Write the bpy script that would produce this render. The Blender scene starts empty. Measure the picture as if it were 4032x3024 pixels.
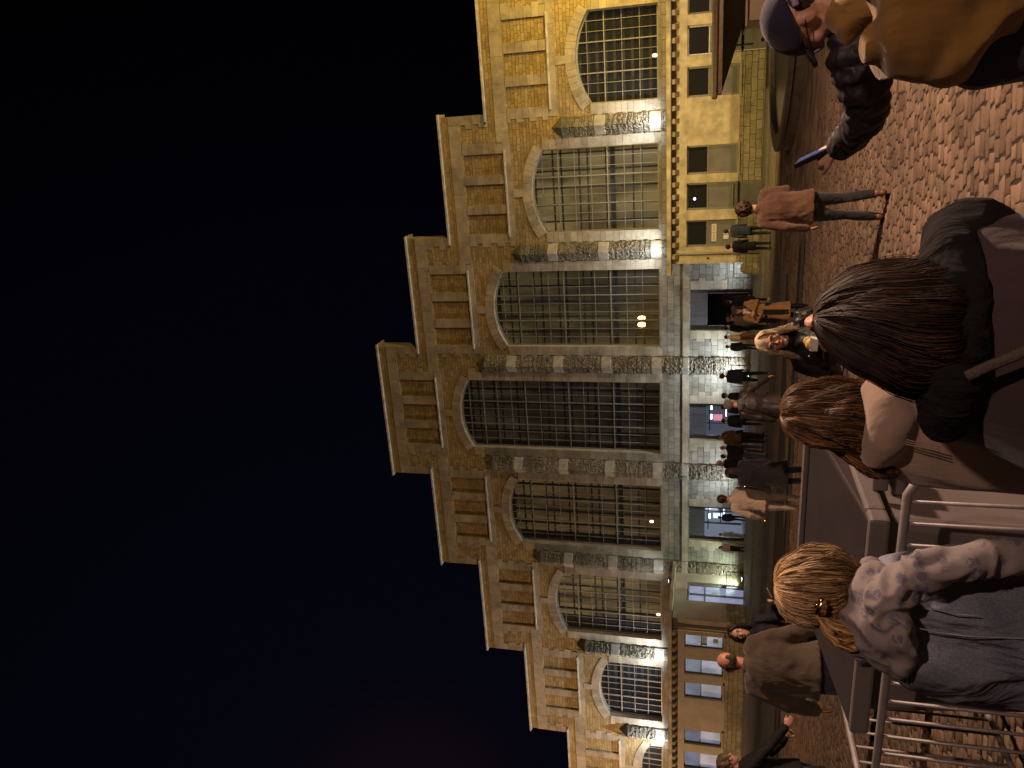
import bpy, math, random
import numpy as np
from mathutils import Vector, Matrix, noise
R = math.radians
random.seed(7); rng = np.random.default_rng(7)
S = bpy.context.scene
C = S.collection

# ------------------------------------------------------------------ camera
HC = 2.06
PITCH, ROLL, YAW = R(14.53), R(.94), R(-19.44)
cy, sy = math.cos(YAW), math.sin(YAW)
FW = Vector((sy*math.cos(PITCH), cy*math.cos(PITCH), math.sin(PITCH)))
R0 = Vector((cy, -sy, 0)); U0 = R0.cross(FW)
RT = R0*math.cos(ROLL)+U0*math.sin(ROLL)
UP = -R0*math.sin(ROLL)+U0*math.cos(ROLL)
cam_d = bpy.data.cameras.new('camera'); cam = bpy.data.objects.new('camera', cam_d); C.objects.link(cam)
# the photograph is a portrait shot shown lying on its side: the camera is rolled a quarter turn
m = Matrix.Identity(4)
for i, v in enumerate((-UP, RT, -FW)):
    for j in range(3): m[j][i] = v[j]
m.translation = Vector((0, 0, HC)); cam.matrix_world = m
cam_d.sensor_width = 36; cam_d.lens = 36*3028/4032; cam_d.clip_end = 2000; cam_d.clip_start = .05
S.camera = cam
def at(x, y, d):
    "photo position and distance along the view -> world point"
    r = FW*3028+RT*((3024-y)-1512)-UP*(x-2016)
    return Vector((0, 0, HC))+r*(d/3028)

# ------------------------------------------------------------------ world, lights, exposure
S.view_settings.view_transform = 'Standard'; S.view_settings.look = 'None'
S.view_settings.exposure = 0; S.view_settings.gamma = 1
w = bpy.data.worlds.new('World'); S.world = w; w.use_nodes = True
nt = w.node_tree; bg = nt.nodes['Background']
geo = nt.nodes.new('ShaderNodeTexCoord'); sp = nt.nodes.new('ShaderNodeVectorMath'); sp.operation = 'DOT_PRODUCT'
gd = at(1600, 3300, 1)-Vector((0, 0, HC)); gd.normalize(); sp.inputs[1].default_value = gd
nt.links.new(geo.outputs['Generated'], sp.inputs[0])
cr = nt.nodes.new('ShaderNodeValToRGB'); nt.links.new(sp.outputs['Value'], cr.inputs[0])
e = cr.color_ramp.elements; e[0].position = .5; e[0].color = (.0003, .0003, .0005, 1)
e[1].position = 1.0; e[1].color = (.0055, .003, .005, 1)
x_ = e.new(.86); x_.color = (.0008, .0009, .0028, 1); x_ = e.new(.985); x_.color = (.0014, .0013, .0038, 1)
nt.links.new(cr.outputs[0], bg.inputs[0]); bg.inputs[1].default_value = 1.0

def lamp(name, kind, loc, target, power, color, size=.1, cone=None, blend=.6):
    d = bpy.data.lights.new(name, kind); d.energy = power; d.color = color
    if kind == 'AREA': d.shape = 'DISK'; d.size = size
    else: d.shadow_soft_size = size
    if kind == 'SPOT': d.spot_size = R(cone or 90); d.spot_blend = blend
    o = bpy.data.objects.new(name, d); C.objects.link(o); o.location = loc
    if target is not None:
        o.rotation_euler = (Vector(target)-Vector(loc)).to_track_quat('-Z', 'Y').to_euler()
    return o
WARM = (1, .64, .44)
lamp('street_lamp_light', 'SPOT', (4.6, 7.6, 7.4), (0, 7.5, 0), 6000, WARM, .3, 150, .8)
lamp('street_lamp_light_behind', 'SPOT', (5.2, -4.2, 7.2), (-1.5, 4, 0), 1900, (1, .64, .50), .12, 140, .8)
lamp('square_lamp_light', 'SPOT', (-14, 14, 8.5), (-11, 24, 0), 1200, (1, .58, .32), .15, 150, .9)
# sodium floods washing the facade from low on either side
fl_ = lamp('facade_flood_right', 'SPOT', (11.0, 39.0, 7.0), (5.0, 45, 11.5), 6200, (1, .70, .10), .25, 120, .9)
fl_.data.specular_factor = .15
lamp('facade_flood_right_far', 'SPOT', (16, 24, 5.0), (-5, 45, 9), 12000, (1, .66, .36), .3, 80, .8)
lamp('facade_flood_left', 'SPOT', (-54, 31, 5.0), (-34, 45, 8.5), 15500, (1, .62, .34), .3, 95, .8)
lamp('annex_flood_right', 'SPOT', (-.75, 27, 9), (-.5, 39.5, 1.2), 6000, (1, .74, .26), .2, 100, .8)

# ------------------------------------------------------------------ helpers
def tag(o, label=None, cat=None, group=None, kind=None):
    if label: o['label'] = label
    if cat: o['category'] = cat
    if group: o['group'] = group
    if kind: o['kind'] = kind
    return o
def empty(name, loc=(0, 0, 0), rz=0, **k):
    o = bpy.data.objects.new(name, None); C.objects.link(o)
    o.location = loc; o.rotation_euler.z = rz; o.empty_display_size = .2
    return tag(o, **k)
def gz(y): return -0.0038*y

class MB:
    def __init__(s): s.v = []; s.f = []; s.mi = []
    def add(s, vs, fs, mi=0):
        n = len(s.v); s.v += [tuple(p) for p in vs]
        for f in fs: s.f.append(tuple(i+n for i in f)); s.mi.append(mi)
        return s
    def box(s, x0, x1, y0, y1, z0, z1, mi=0):
        return s.add([(x0,y0,z0),(x1,y0,z0),(x1,y1,z0),(x0,y1,z0),(x0,y0,z1),(x1,y0,z1),(x1,y1,z1),(x0,y1,z1)],
            [(0,3,2,1),(4,5,6,7),(0,1,5,4),(1,2,6,5),(2,3,7,6),(3,0,4,7)], mi)
    def quad(s, a, b, c, d, mi=0): return s.add([a, b, c, d], [(0,1,2,3)], mi)
    def prism(s, poly, y0, y1, mi=0):
        "polygon of (x,z) points, anticlockwise seen from -y, extruded in y"
        n = len(poly)
        s.add([(p[0],y0,p[1]) for p in poly]+[(p[0],y1,p[1]) for p in poly],
              [tuple(range(n)), tuple(range(2*n-1, n-1, -1))]+[(i, i+n, (i+1)%n+n, (i+1)%n) for i in range(n)], mi)
        return s
    def lathe(s, cx, cy_, prof, n=48, mi=0):
        vs = []; fs = []
        for (r, z) in prof:
            for k in range(n):
                a = 2*math.pi*k/n; vs.append((cx+r*math.cos(a), cy_+r*math.sin(a), z))
        for i in range(len(prof)-1):
            for k in range(n): fs.append((i*n+k, i*n+(k+1)%n, (i+1)*n+(k+1)%n, (i+1)*n+k))
        return s.add(vs, fs, mi)
    def tube(s, pts, rad, n=10, lat=None, cap=True, mi=0):
        vs, fs = loft(pts, rad, n, lat, cap); return s.add(vs, fs, mi)
    def build(s, name, mats, parent=None, smooth=False, bevel=0):
        me = bpy.data.meshes.new(name); me.from_pydata(s.v, [], s.f)
        mats = mats if isinstance(mats, (list, tuple)) else [mats]
        for q in mats: me.materials.append(q)
        me.polygons.foreach_set('material_index', s.mi)
        if smooth: me.polygons.foreach_set('use_smooth', [True]*len(s.f))
        me.update()
        o = bpy.data.objects.new(name, me); C.objects.link(o)
        if parent: o.parent = parent
        if bevel:
            b = o.modifiers.new('bevel', 'BEVEL'); b.width = bevel; b.segments = 2; b.limit_method = 'ANGLE'
        return o

def loft(pts, rad, n=12, lat=None, cap=True, flat=False):
    "closed tapered tube; rad entries are r or (across, deep); lat = sideways direction for ellipses"
    pts = [Vector(p) for p in pts]; k = len(pts); vs = []; fs = []
    rr = [(r, r) if not isinstance(r, (tuple, list)) else r for r in rad]
    P = []; Q = []
    tang = [(pts[min(i+1, k-1)]-pts[max(i-1, 0)]).normalized() for i in range(k)]
    if cap:   # rounded ends
        a = min(rr[0])*.6; b = min(rr[-1])*.6
        P = [pts[0]-tang[0]*a, pts[0]-tang[0]*a*.7]; Q = [(rr[0][0]*.35, rr[0][1]*.35), (rr[0][0]*.75, rr[0][1]*.75)]; T = [tang[0]]*2
        P += pts; Q += rr; T += tang
        P += [pts[-1]+tang[-1]*b*.7, pts[-1]+tang[-1]*b]; Q += [(rr[-1][0]*.75, rr[-1][1]*.75), (rr[-1][0]*.35, rr[-1][1]*.35)]; T += [tang[-1]]*2
    else: P, Q, T = pts, rr, tang
    u = None
    for i in range(len(P)):
        t = T[i]
        if lat is not None: u0 = Vector(lat)
        elif u is None: u0 = Vector((0, 0, 1)) if abs(t.z) < .9 else Vector((1, 0, 0))
        else: u0 = u
        if flat: u = Vector(lat).normalized(); v = Vector((0, 0, 1)).cross(u)
        else: u = (u0-t*u0.dot(t)).normalized(); v = t.cross(u)
        for j in range(n):
            a = 2*math.pi*j/n
            vs.append(P[i]+u*(Q[i][0]*math.cos(a))+v*(Q[i][1]*math.sin(a)))
    for i in range(len(P)-1):
        for j in range(n):
            fs.append((i*n+j, i*n+(j+1) % n, (i+1)*n+(j+1) % n, (i+1)*n+j))
    fs.append(tuple(range(n-1, -1, -1))); fs.append(tuple((len(P)-1)*n+j for j in range(n)))
    return vs, fs
def ball(c, r, n=14, mth=8, rot=None):
    c = Vector(c); r = r if isinstance(r, (tuple, list)) else (r, r, r); vs = []; fs = []
    for i in range(mth+1):
        th = math.pi*(i+.02)/(mth+.04)
        for j in range(n):
            a = 2*math.pi*j/n
            p = Vector((r[0]*math.sin(th)*math.cos(a), r[1]*math.sin(th)*math.sin(a), r[2]*math.cos(th)))
            if rot is not None: p = rot @ p
            vs.append(c+p)
    for i in range(mth):
        for j in range(n): fs.append((i*n+j, (i+1)*n+j, (i+1)*n+(j+1) % n, i*n+(j+1) % n))
    fs.append(tuple(range(n))); fs.append(tuple(mth*n+j for j in range(n-1, -1, -1)))
    return vs, fs

def fuse(name, parts, mat, parent, voxel=.015, smooth=6, wrinkle=0, wscale=6, wstretch=(1, 1, .5), seed=0):
    "join closed pieces into one continuous surface"
    b = MB()
    for vs, fs in parts: b.add(vs, fs)
    me = bpy.data.meshes.new(name); me.from_pydata(b.v, [], b.f); me.update()
    o = bpy.data.objects.new(name, me); C.objects.link(o)
    r = o.modifiers.new('r', 'REMESH'); r.mode = 'VOXEL'; r.voxel_size = voxel; r.use_smooth_shade = True
    s = o.modifiers.new('s', 'SMOOTH'); s.iterations = smooth; s.factor = .5
    dg = bpy.context.evaluated_depsgraph_get(); dg.update()
    nm = bpy.data.meshes.new_from_object(o.evaluated_get(dg), depsgraph=dg)
    o.modifiers.clear(); o.data = nm; bpy.data.meshes.remove(me); nm.name = name
    nm.materials.clear(); nm.materials.append(mat)
    if wrinkle:
        n = len(nm.vertices); co = np.empty(n*3); no = np.empty(n*3)
        nm.vertices.foreach_get('co', co); nm.vertices.foreach_get('normal', no)
        co = co.reshape(-1, 3); no = no.reshape(-1, 3); off = Vector((seed*3.1, seed*1.7, seed*.9))
        for i in range(n):
            p = Vector((co[i][0]*wscale*wstretch[0], co[i][1]*wscale*wstretch[1], co[i][2]*wscale*wstretch[2]))+off
            q = p+noise.noise_vector(p*.6)*.9
            v = abs(noise.noise(q)); u_ = noise.noise(p*.5)
            co[i] += no[i]*(wrinkle*(.55-1.9*v)+wrinkle*.6*u_)
        nm.vertices.foreach_set('co', co.ravel()); nm.update()
    nm.polygons.foreach_set('use_smooth', [True]*len(nm.polygons))
    if parent: o.parent = parent
    return o

# ------------------------------------------------------------------ materials
MATS = {}
class NT:
    def __init__(s, name):
        s.m = bpy.data.materials.new(name); s.m.use_nodes = True; s.t = s.m.node_tree
        s.b = s.t.nodes['Principled BSDF']; s.out = s.t.nodes['Material Output']
    def n(s, kind, **k):
        q = s.t.nodes.new('ShaderNode'+kind)
        for a, v in k.items():
            if a in q.inputs.keys(): q.inputs[a].default_value = v
            else: setattr(q, a, v)
        return q
    def l(s, a, b): s.t.links.new(a, b); return s
    def co(s, scale=(1, 1, 1), rot=(0, 0, 0)):
        tc = s.n('TexCoord'); mp = s.n('Mapping'); mp.inputs['Scale'].default_value = scale; mp.inputs['Rotation'].default_value = rot
        s.l(tc.outputs['Object'], mp.inputs['Vector']); return mp.outputs[0]
    def ramp(s, src, stops):
        r = s.n('ValToRGB'); el = r.color_ramp.elements
        el[0].position, el[0].color = stops[0][0], (*stops[0][1], 1); el[1].position, el[1].color = stops[-1][0], (*stops[-1][1], 1)
        for p, c in stops[1:-1]: x = el.new(p); x.color = (*c, 1)
        s.l(src, r.inputs[0]); return r.outputs[0]
    def mix(s, a, b, f, mode='MIX'):
        q = s.n('Mix', data_type='RGBA', blend_type=mode)
        for src, i in ((f, 0), (a, 6), (b, 7)):
            if hasattr(src, 'links'): s.l(src, q.inputs[i])
            else: q.inputs[i].default_value = src if i == 0 else (*src, 1)
        return q.outputs[2]
    def bump(s, h, strength=.4, dist=.02, prev=None):
        q = s.n('Bump'); q.inputs['Strength'].default_value = strength; q.inputs['Distance'].default_value = dist
        s.l(h, q.inputs['Height'])
        if prev: s.l(prev, q.inputs['Normal'])
        s.l(q.outputs[0], s.b.inputs['Normal']); return q.outputs[0]

def plain(name, col, rough=.6, metal=0, var=.15, nscale=8, bump=0, bscale=40, spec=.5, coat=0, sheen=0):
    if name in MATS: return MATS[name]
    t = NT(name); t.b.inputs['Roughness'].default_value = rough; t.b.inputs['Metallic'].default_value = metal
    t.b.inputs['Specular IOR Level'].default_value = spec; t.b.inputs['Coat Weight'].default_value = coat
    t.b.inputs['Sheen Weight'].default_value = sheen
    no = t.n('TexNoise', Scale=nscale, Detail=5.0); t.l(t.co(), no.inputs['Vector'])
    lo = tuple(c*(1-var) for c in col); hi = tuple(min(1, c*(1+var)) for c in col)
    t.l(t.ramp(no.outputs['Fac'], [(.3, lo), (.7, hi)]), t.b.inputs['Base Color'])
    if bump:
        n2 = t.n('TexNoise', Scale=bscale, Detail=4.0); t.l(t.co(), n2.inputs['Vector']); t.bump(n2.outputs['Fac'], bump, .01)
    MATS[name] = t.m; return t.m
def cloth(name, col, rough=.85, fold=.5, fscale=9, weave=350, sheen=.25, var=.2):
    t = NT(name); t.b.inputs['Roughness'].default_value = rough; t.b.inputs['Sheen Weight'].default_value = sheen
    t.b.inputs['Specular IOR Level'].default_value = .3
    v = t.co(); no = t.n('TexNoise', Scale=5.0, Detail=4.0); t.l(v, no.inputs['Vector'])
    t.l(t.ramp(no.outputs['Fac'], [(.3, tuple(c*(1-var) for c in col)), (.7, tuple(c*(1+var) for c in col))]), t.b.inputs['Base Color'])
    v2 = t.co((1, 1, .45)); n1 = t.n('TexNoise', Scale=float(fscale), Detail=3.0, Distortion=1.2); t.l(v2, n1.inputs['Vector'])
    bp_ = t.bump(n1.outputs['Fac'], fold, .03)
    n3 = t.n('TexNoise', Scale=float(weave), Detail=1.0); t.l(v, n3.inputs['Vector']); t.bump(n3.outputs['Fac'], .25, .002, bp_)
    MATS[name] = t.m; return t.m
def emit(name, col, strength):
    t = NT(name); t.b.inputs['Base Color'].default_value = (*[min(c, .8) for c in col], 1)
    t.b.inputs['Emission Color'].default_value = (*col, 1); t.b.inputs['Emission Strength'].default_value = strength
    MATS[name] = t.m; return t.m

def stone(name, c1, c2, mortar, bw, bh, bump=.6, rough=.9, noise_b=.5, msize=.012, axis='XZ', grime=.5):
    t = NT(name); t.b.inputs['Roughness'].default_value = rough; t.b.inputs['Specular IOR Level'].default_value = .25
    tc = t.n('TexCoord'); se = t.n('SeparateXYZ'); cb = t.n('CombineXYZ'); t.l(tc.outputs['Object'], se.inputs[0])
    t.l(se.outputs[axis[0]], cb.inputs[0]); t.l(se.outputs[axis[1]], cb.inputs[1])
    # wobble the courses a little
    wn = t.n('TexNoise', Scale=1.3, Detail=2.0); t.l(cb.outputs[0], wn.inputs['Vector'])
    ws = t.n('VectorMath', operation='SCALE'); t.l(wn.outputs['Color'], ws.inputs[0]); ws.inputs['Scale'].default_value = .12
    wa = t.n('VectorMath', operation='ADD'); t.l(cb.outputs[0], wa.inputs[0]); t.l(ws.outputs[0], wa.inputs[1])
    bk = t.n('TexBrick'); t.l(wa.outputs[0], bk.inputs['Vector'])
    bk.inputs['Scale'].default_value = 1; bk.inputs['Brick Width'].default_value = bw; bk.inputs['Row Height'].default_value = bh
    bk.inputs['Mortar Size'].default_value = msize; bk.inputs['Mortar Smooth'].default_value = .4; bk.inputs['Bias'].default_value = 0
    bk.squash = .7; bk.squash_frequency = 3; bk.offset = .43
    bk.inputs['Color1'].default_value = (*c1, 1); bk.inputs['Color2'].default_value = (*c2, 1); bk.inputs['Mortar'].default_value = (*mortar, 1)
    v = t.co(); big = t.n('TexNoise', Scale=.7, Detail=6.0, Roughness=.65); t.l(v, big.inputs['Vector'])
    st = t.ramp(big.outputs['Fac'], [(.32, (1-grime,)*3), (.62, (1.0,)*3)])
    fine = t.n('TexNoise', Scale=9.0, Detail=6.0, Roughness=.7); t.l(v, fine.inputs['Vector'])
    ft = t.ramp(fine.outputs['Fac'], [(.3, (.62,)*3), (.68, (1.0,)*3)])
    col = t.mix(bk.outputs['Color'], st, 1.0, 'MULTIPLY'); col = t.mix(col, ft, .8, 'MULTIPLY')
    t.l(col, t.b.inputs['Base Color'])
    inv = t.n('Math', operation='MULTIPLY'); t.l(bk.outputs['Fac'], inv.inputs[0]); inv.inputs[1].default_value = -1
    b1 = t.bump(inv.outputs[0], bump, .02)
    rk = t.n('TexNoise', Scale=14.0, Detail=5.0, Roughness=.7); t.l(v, rk.inputs['Vector'])
    t.bump(rk.outputs['Fac'], noise_b, .05, b1)
    MATS[name] = t.m; return t.m
def islands(name, stops, rough=.8, bump=.3, bscale=18, grime=.35, spec=.3):
    t = NT(name); t.b.inputs['Roughness'].default_value = rough; t.b.inputs['Specular IOR Level'].default_value = spec
    g = t.n('NewGeometry'); col = t.ramp(g.outputs['Random Per Island'], stops)
    v = t.co(); big = t.n('TexNoise', Scale=1.1, Detail=7.0, Roughness=.7); t.l(v, big.inputs['Vector'])
    st = t.ramp(big.outputs['Fac'], [(.3, (1-grime,)*3), (.62, (1.0,)*3)])
    t.l(t.mix(col, st, 1.0, 'MULTIPLY'), t.b.inputs['Base Color'])
    rk = t.n('TexNoise', Scale=float(bscale), Detail=5.0, Roughness=.65); t.l(v, rk.inputs['Vector']); t.bump(rk.outputs['Fac'], bump, .02)
    MATS[name] = t.m; return t.m

rubble = stone('rubble_stone', (.50, .36, .16), (.33, .235, .10), (.24, .18, .10), .40, .20, .9, noise_b=.8, grime=.32)
rough_rock = stone('rock_faced_stone', (.28, .235, .165), (.19, .155, .105), (.12, .10, .07), .5, .27, .8, noise_b=1.0)
ashlar_mat = islands('dressed_stone', [(0, (.36, .295, .205)), (.5, (.42, .35, .25)), (1, (.31, .25, .17))], .88, .35, grime=.5)
annex_stone = stone('annex_block_stone', (.44, .37, .24), (.33, .27, .16), (.16, .13, .08), .62, .28, 1.0, noise_b=.4, msize=.014)
annex_stone_s = stone('annex_block_stone_side', (.44, .37, .24), (.33, .27, .16), (.16, .13, .08), .62, .28, 1.0, noise_b=.4, msize=.014, axis='YZ')
gf_stone = stone('ground_floor_stone', (.36, .32, .25), (.25, .22, .165), (.13, .115, .09), .6, .36, .8, noise_b=.6, msize=.016)
gf_small = stone('plinth_stone', (.36, .33, .26), (.27, .24, .18), (.13, .115, .09), .4, .21, .7, noise_b=.4, msize=.014)
render_m = plain('weathered_render', (.44, .37, .24), .9, 0, .3, 2.2, .3, 30)
render_l = plain('smooth_render', (.36, .30, .22), .9, 0, .12, 1.5, .15, 30)
dark_metal = plain('dark_window_metal', (.09, .085, .075), .5, .3, .2)
pale_metal = plain('pale_window_metal', (.21, .195, .16), .45, .2, .15)
white_frame = plain('white_window_frame', (.5, .49, .46), .45)
black_m = plain('black_void', (.008, .008, .009), .6)
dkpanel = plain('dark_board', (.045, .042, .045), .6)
lead = plain('coping_stone', (.42, .38, .32), .8, 0, .3, 3, .2)

def glass(name, tint=(.03, .03, .035), alpha=.3, rough=.04):
    t = NT(name); t.b.inputs['Base Color'].default_value = (*tint, 1); t.b.inputs['Roughness'].default_value = rough
    tr = t.n('BsdfTransparent'); mx = t.n('MixShader'); mx.inputs[0].default_value = alpha
    t.l(tr.outputs[0], mx.inputs[1]); t.l(t.b.outputs[0], mx.inputs[2]); t.l(mx.outputs[0], t.out.inputs['Surface'])
    MATS[name] = t.m; return t.m
pane_m = glass('window_glass', alpha=.3)
pane_dark = glass('dusty_glass', (.10, .10, .10), .6, .25)

# ------------------------------------------------------------------ market hall
Y = 45.0
hall = empty('market_hall', (-18, Y, gz(45)), label='huge stepped stone market hall with tall arched windows lit by floodlights', cat='market hall')
hall_off = Vector((-18, Y, gz(45)))
def hbuild(b, name, mats, parent=hall, **k):
    o = b.build(name, mats, parent, **k)
    if parent is hall: o.location = -hall_off
    return o
def sub(b, name, mats, parent, **k): return b.build(name, mats, parent, **k)

def rectwall(b, x0, x1, z0, z1, y, holes, mi=0, depth=.0, rmi=None, P=None):
    "flat wall facing -y with rectangular holes (x0,x1,z0,z1,depth,fill_material or None)"
    P = P or (lambda x, yy, z: (x, yy, z))
    xs = sorted({x0, x1, *[v for h in holes for v in h[:2] if x0 < v < x1]})
    zs = sorted({z0, z1, *[v for h in holes for v in h[2:4] if z0 < v < z1]})
    for i in range(len(xs)-1):
        for j in range(len(zs)-1):
            cx, cz = (xs[i]+xs[i+1])/2, (zs[j]+zs[j+1])/2
            if any(h[0] < cx < h[1] and h[2] < cz < h[3] for h in holes): continue
            b.quad(P(xs[i], y, zs[j]), P(xs[i+1], y, zs[j]), P(xs[i+1], y, zs[j+1]), P(xs[i], y, zs[j+1]), mi)
    for h in holes:
        a, c, e_, g, d, fill = h; r_ = mi if rmi is None else rmi
        b.quad(P(a, y, e_), P(a, y+d, e_), P(a, y+d, g), P(a, y, g), r_); b.quad(P(c, y, e_), P(c, y, g), P(c, y+d, g), P(c, y+d, e_), r_)
        b.quad(P(a, y, g), P(a, y+d, g), P(c, y+d, g), P(c, y, g), r_); b.quad(P(a, y, e_), P(c, y, e_), P(c, y+d, e_), P(a, y+d, e_), r_)
        if fill is not None: b.quad(P(a, y+d, e_), P(c, y+d, e_), P(c, y+d, g), P(a, y+d, g), fill)

edges = [-50.4, -43.45, -36.5, -29.5, -22.55, -13.42, -6.45, .5, 7.45, 14.4, 21.4]
tops = [9.12, 11.97, 14.82, 17.67, 20.52, 23.37, 20.52, 17.67, 14.82, 11.97, 9.12]
edges = [-57.4]+edges
# bays: edges[i]..edges[i+1] with top tops[i]
cent = [-54, -47+.05, -40, -32.97, -26.0, -17.98, -11.1, -4.07, 2.95, 9.95, 16.95]
cent = [-18+7.0*(i-5) for i in range(11)]
HW = 2.36; SILL = 4.95
def wtop(i): return tops[i]-5.28          # crown of the arch
def wspr(i): return tops[i]-6.02
DOORS = {4: (-26.37, -23.93), 5: (-19.33, -16.93), 6: (-12.35, -9.9)}
def arch(i, n=18, off=0.0, hw=HW):
    "points along the segmental arch from left to right"
    zs, zt = wspr(i), wtop(i); sag = zt-zs; rad = (hw*hw+sag*sag)/(2*sag); a = math.asin(hw/rad); zc = zt-rad
    return [(cent[i]+(rad+off)*math.sin(-a+2*a*k/n), zc+(rad+off)*math.cos(-a+2*a*k/n)) for k in range(n+1)]

wall = MB()
for i in range(11):
    x0, x1, zt, c = edges[i], edges[i+1], tops[i], cent[i]
    holes = []
    if wtop(i) > SILL+1: holes.append((c-HW, c+HW, SILL, wtop(i), .55, None))
    pt, pb = zt-1.24, zt-3.74
    for k in (-1, 0, 1): holes.append((c+k*1.72-.58, c+k*1.72+.58, pb, pt, .09, 0))
    hl = [h for h in holes]
    dr = []
    if i in DOORS: dr = [(DOORS[i][0], DOORS[i][1], gz(45)-.3, 3.33, .5, None)]
    # reveal top of the window is replaced by the arch soffit
    win = [h for h in holes if h[5] is None]; pan = [h for h in holes if h[5] is not None]
    rectwall(wall, x0, x1, 3.75, 4.93, Y, [], 1)
    rectwall(wall, x0, x1, 4.93, zt, Y, pan+[(*h[:4], 0, None) for h in win], 0)
    if i in DOORS:
        rectwall(wall, x0, x1, 1.25, 3.37, Y, [(*dr[0][:2], 1.25, 3.33, .5, None)], 1, rmi=2)
        rectwall(wall, x0, x1, gz(45)-.3, 1.25, Y-.03, [(*dr[0][:2], gz(45)-.3, 1.25, .53, None)], 3, rmi=2)
    else:
        rectwall(wall, x0, x1, 1.25, 3.37, Y, [], 1); rectwall(wall, x0, x1, gz(45)-.3, 1.25, Y-.03, [], 3)
    if win:
        A = arch(i); ztp = wtop(i)
        for k in range(len(A)-1):
            p, q = A[k], A[k+1]
            wall.quad((p[0], Y, p[1]), (q[0], Y, q[1]), (q[0], Y, ztp), (p[0], Y, ztp), 0)
            wall.quad((p[0], Y, p[1]), (p[0], Y+.55, p[1]), (q[0], Y+.55, q[1]), (q[0], Y, q[1]), 2)
        for s_ in (-1, 1):
            xx = c+s_*HW
            v = [(xx, Y, SILL), (xx, Y+.55, SILL), (xx, Y+.55, wspr(i)), (xx, Y, wspr(i))]
            wall.quad(*(v if s_ < 0 else v[::-1]), 2)
    # thickness behind the top of the wall
    zb = max(wtop(i)+.6, 4) if win else 3.8
    wall.box(x0+.001, x1-.001, Y+.25, Y+1.0, zb, zt-.01, 0)
    # step returns
    for xx, other in ((x0, tops[i-1] if i else 0), (x1, tops[i+1] if i < 10 else 0)):
        if other < zt: wall.quad((xx, Y, other), (xx, Y, zt), (xx, Y+1.0, zt), (xx, Y+1.0, other), 2)
hbuild(wall, 'wall', [rubble, gf_stone, ashlar_mat, gf_small])

# string course, bands, quoins: pale dressed blocks standing a little proud
trim = MB()
def blocks_h(x0, x1, z0, z1, y=Y, pr=.03, ln=1.25, b=None):
    b = b or trim; x = x0
    while x < x1-.01:
        nx = min(x1, x+ln*random.uniform(.7, 1.25)); nx = x1 if x1-nx < .3 else nx
        b.box(x+.006, nx-.006, y-pr-random.uniform(0, .008), y+.02, z0, z1); x = nx
def blocks_v(x0, x1, z0, z1, y=Y, pr=.03, side=0, hgt=.42, b=None, jag=.22):
    "a column of blocks; side -1/+1 makes alternate blocks longer on that side"
    b = b or trim; z = z0; k = random.randint(0, 1)
    while z < z1-.01:
        nz = min(z1, z+hgt*random.uniform(.8, 1.2)); nz = z1 if z1-nz < .15 else nz
        j = jag*random.uniform(.7, 1.2) if k % 2 else 0
        b.box(x0-(j if side < 0 else 0), x1+(j if side > 0 else 0), y-pr-random.uniform(0, .008), y+.02, z+.006, nz-.006)
        z = nz; k += 1
for i in range(11):
    x0, x1, zt, c = edges[i], edges[i+1], tops[i], cent[i]
    lo = x0 if i <= 5 and i else x0; 
    # upper band of the bay, running on behind the next higher bay's corner
    bl, br = x0, x1
    blocks_h(bl, br, zt-1.2, zt-.5)
    if i < 5: blocks_h(x1+.0, cent[i+1]-2.9, zt-1.2, zt-.5)
    if i > 5: blocks_h(cent[i-1]+2.9, x0, zt-1.2, zt-.5)
    # frame of the three panels
    pt, pb = zt-1.24, zt-3.74
    for k in (-.5, .5): blocks_v(c+k*1.72-.27, c+k*1.72+.27, pb, pt-.0)
    blocks_v(c-2.86, c-2.31, pb-.4, pt, side=-1); blocks_v(c+2.31, c+2.86, pb-.4, pt, side=1)
    blocks_h(c-2.31, c+2.31, pb-.42, pb-.09)
    # corner quoins of the step
    if i <= 5: blocks_v(x0+.01, x0+.5, zt-2.85 if i < 5 else zt-2.85, zt-1.2, side=1)
    if i >= 5: blocks_v(x1-.5, x1-.01, zt-2.85, zt-1.2, side=-1)
    if wtop(i) > SILL+1:
        # window jambs and voussoirs with a tall keystone
        for s_ in (-1, 1):
            a, b_ = sorted((c+s_*HW, c+s_*(HW+.55)))
            blocks_v(a, b_, SILL, wspr(i)-.02, pr=.045, side=s_, hgt=.36, jag=.2)
        A0 = arch(i, 15, 0); A1 = arch(i, 15, .56)
        for k in range(15):
            p, q, r_, s_ = A0[k], A0[k+1], A1[k+1], A1[k]
            if k == 7: r_ = (r_[0]+.06, pb-.43); s_ = (s_[0]-.06, pb-.43)
            dx = .008
            trim.prism([(p[0]+dx, p[1]), (q[0]-dx, q[1]), (r_[0]-dx, r_[1]), (s_[0]+dx, s_[1])], Y-.05-random.uniform(0, .01), Y+.02)
for i in (4, 5, 6):
    x0, x1 = edges[i], edges[i+1]; a, b_ = DOORS[i]
    blocks_h(x0, x1, 3.37, 3.75, pr=.06, ln=1.6)
    blocks_v(a-.5, a, 1.27, 3.33, side=-1, hgt=.4); blocks_v(b_, b_+.5, 1.27, 3.33, side=1, hgt=.4)
hbuild(trim, 'dressed_stone_trim', ashlar_mat)
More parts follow.
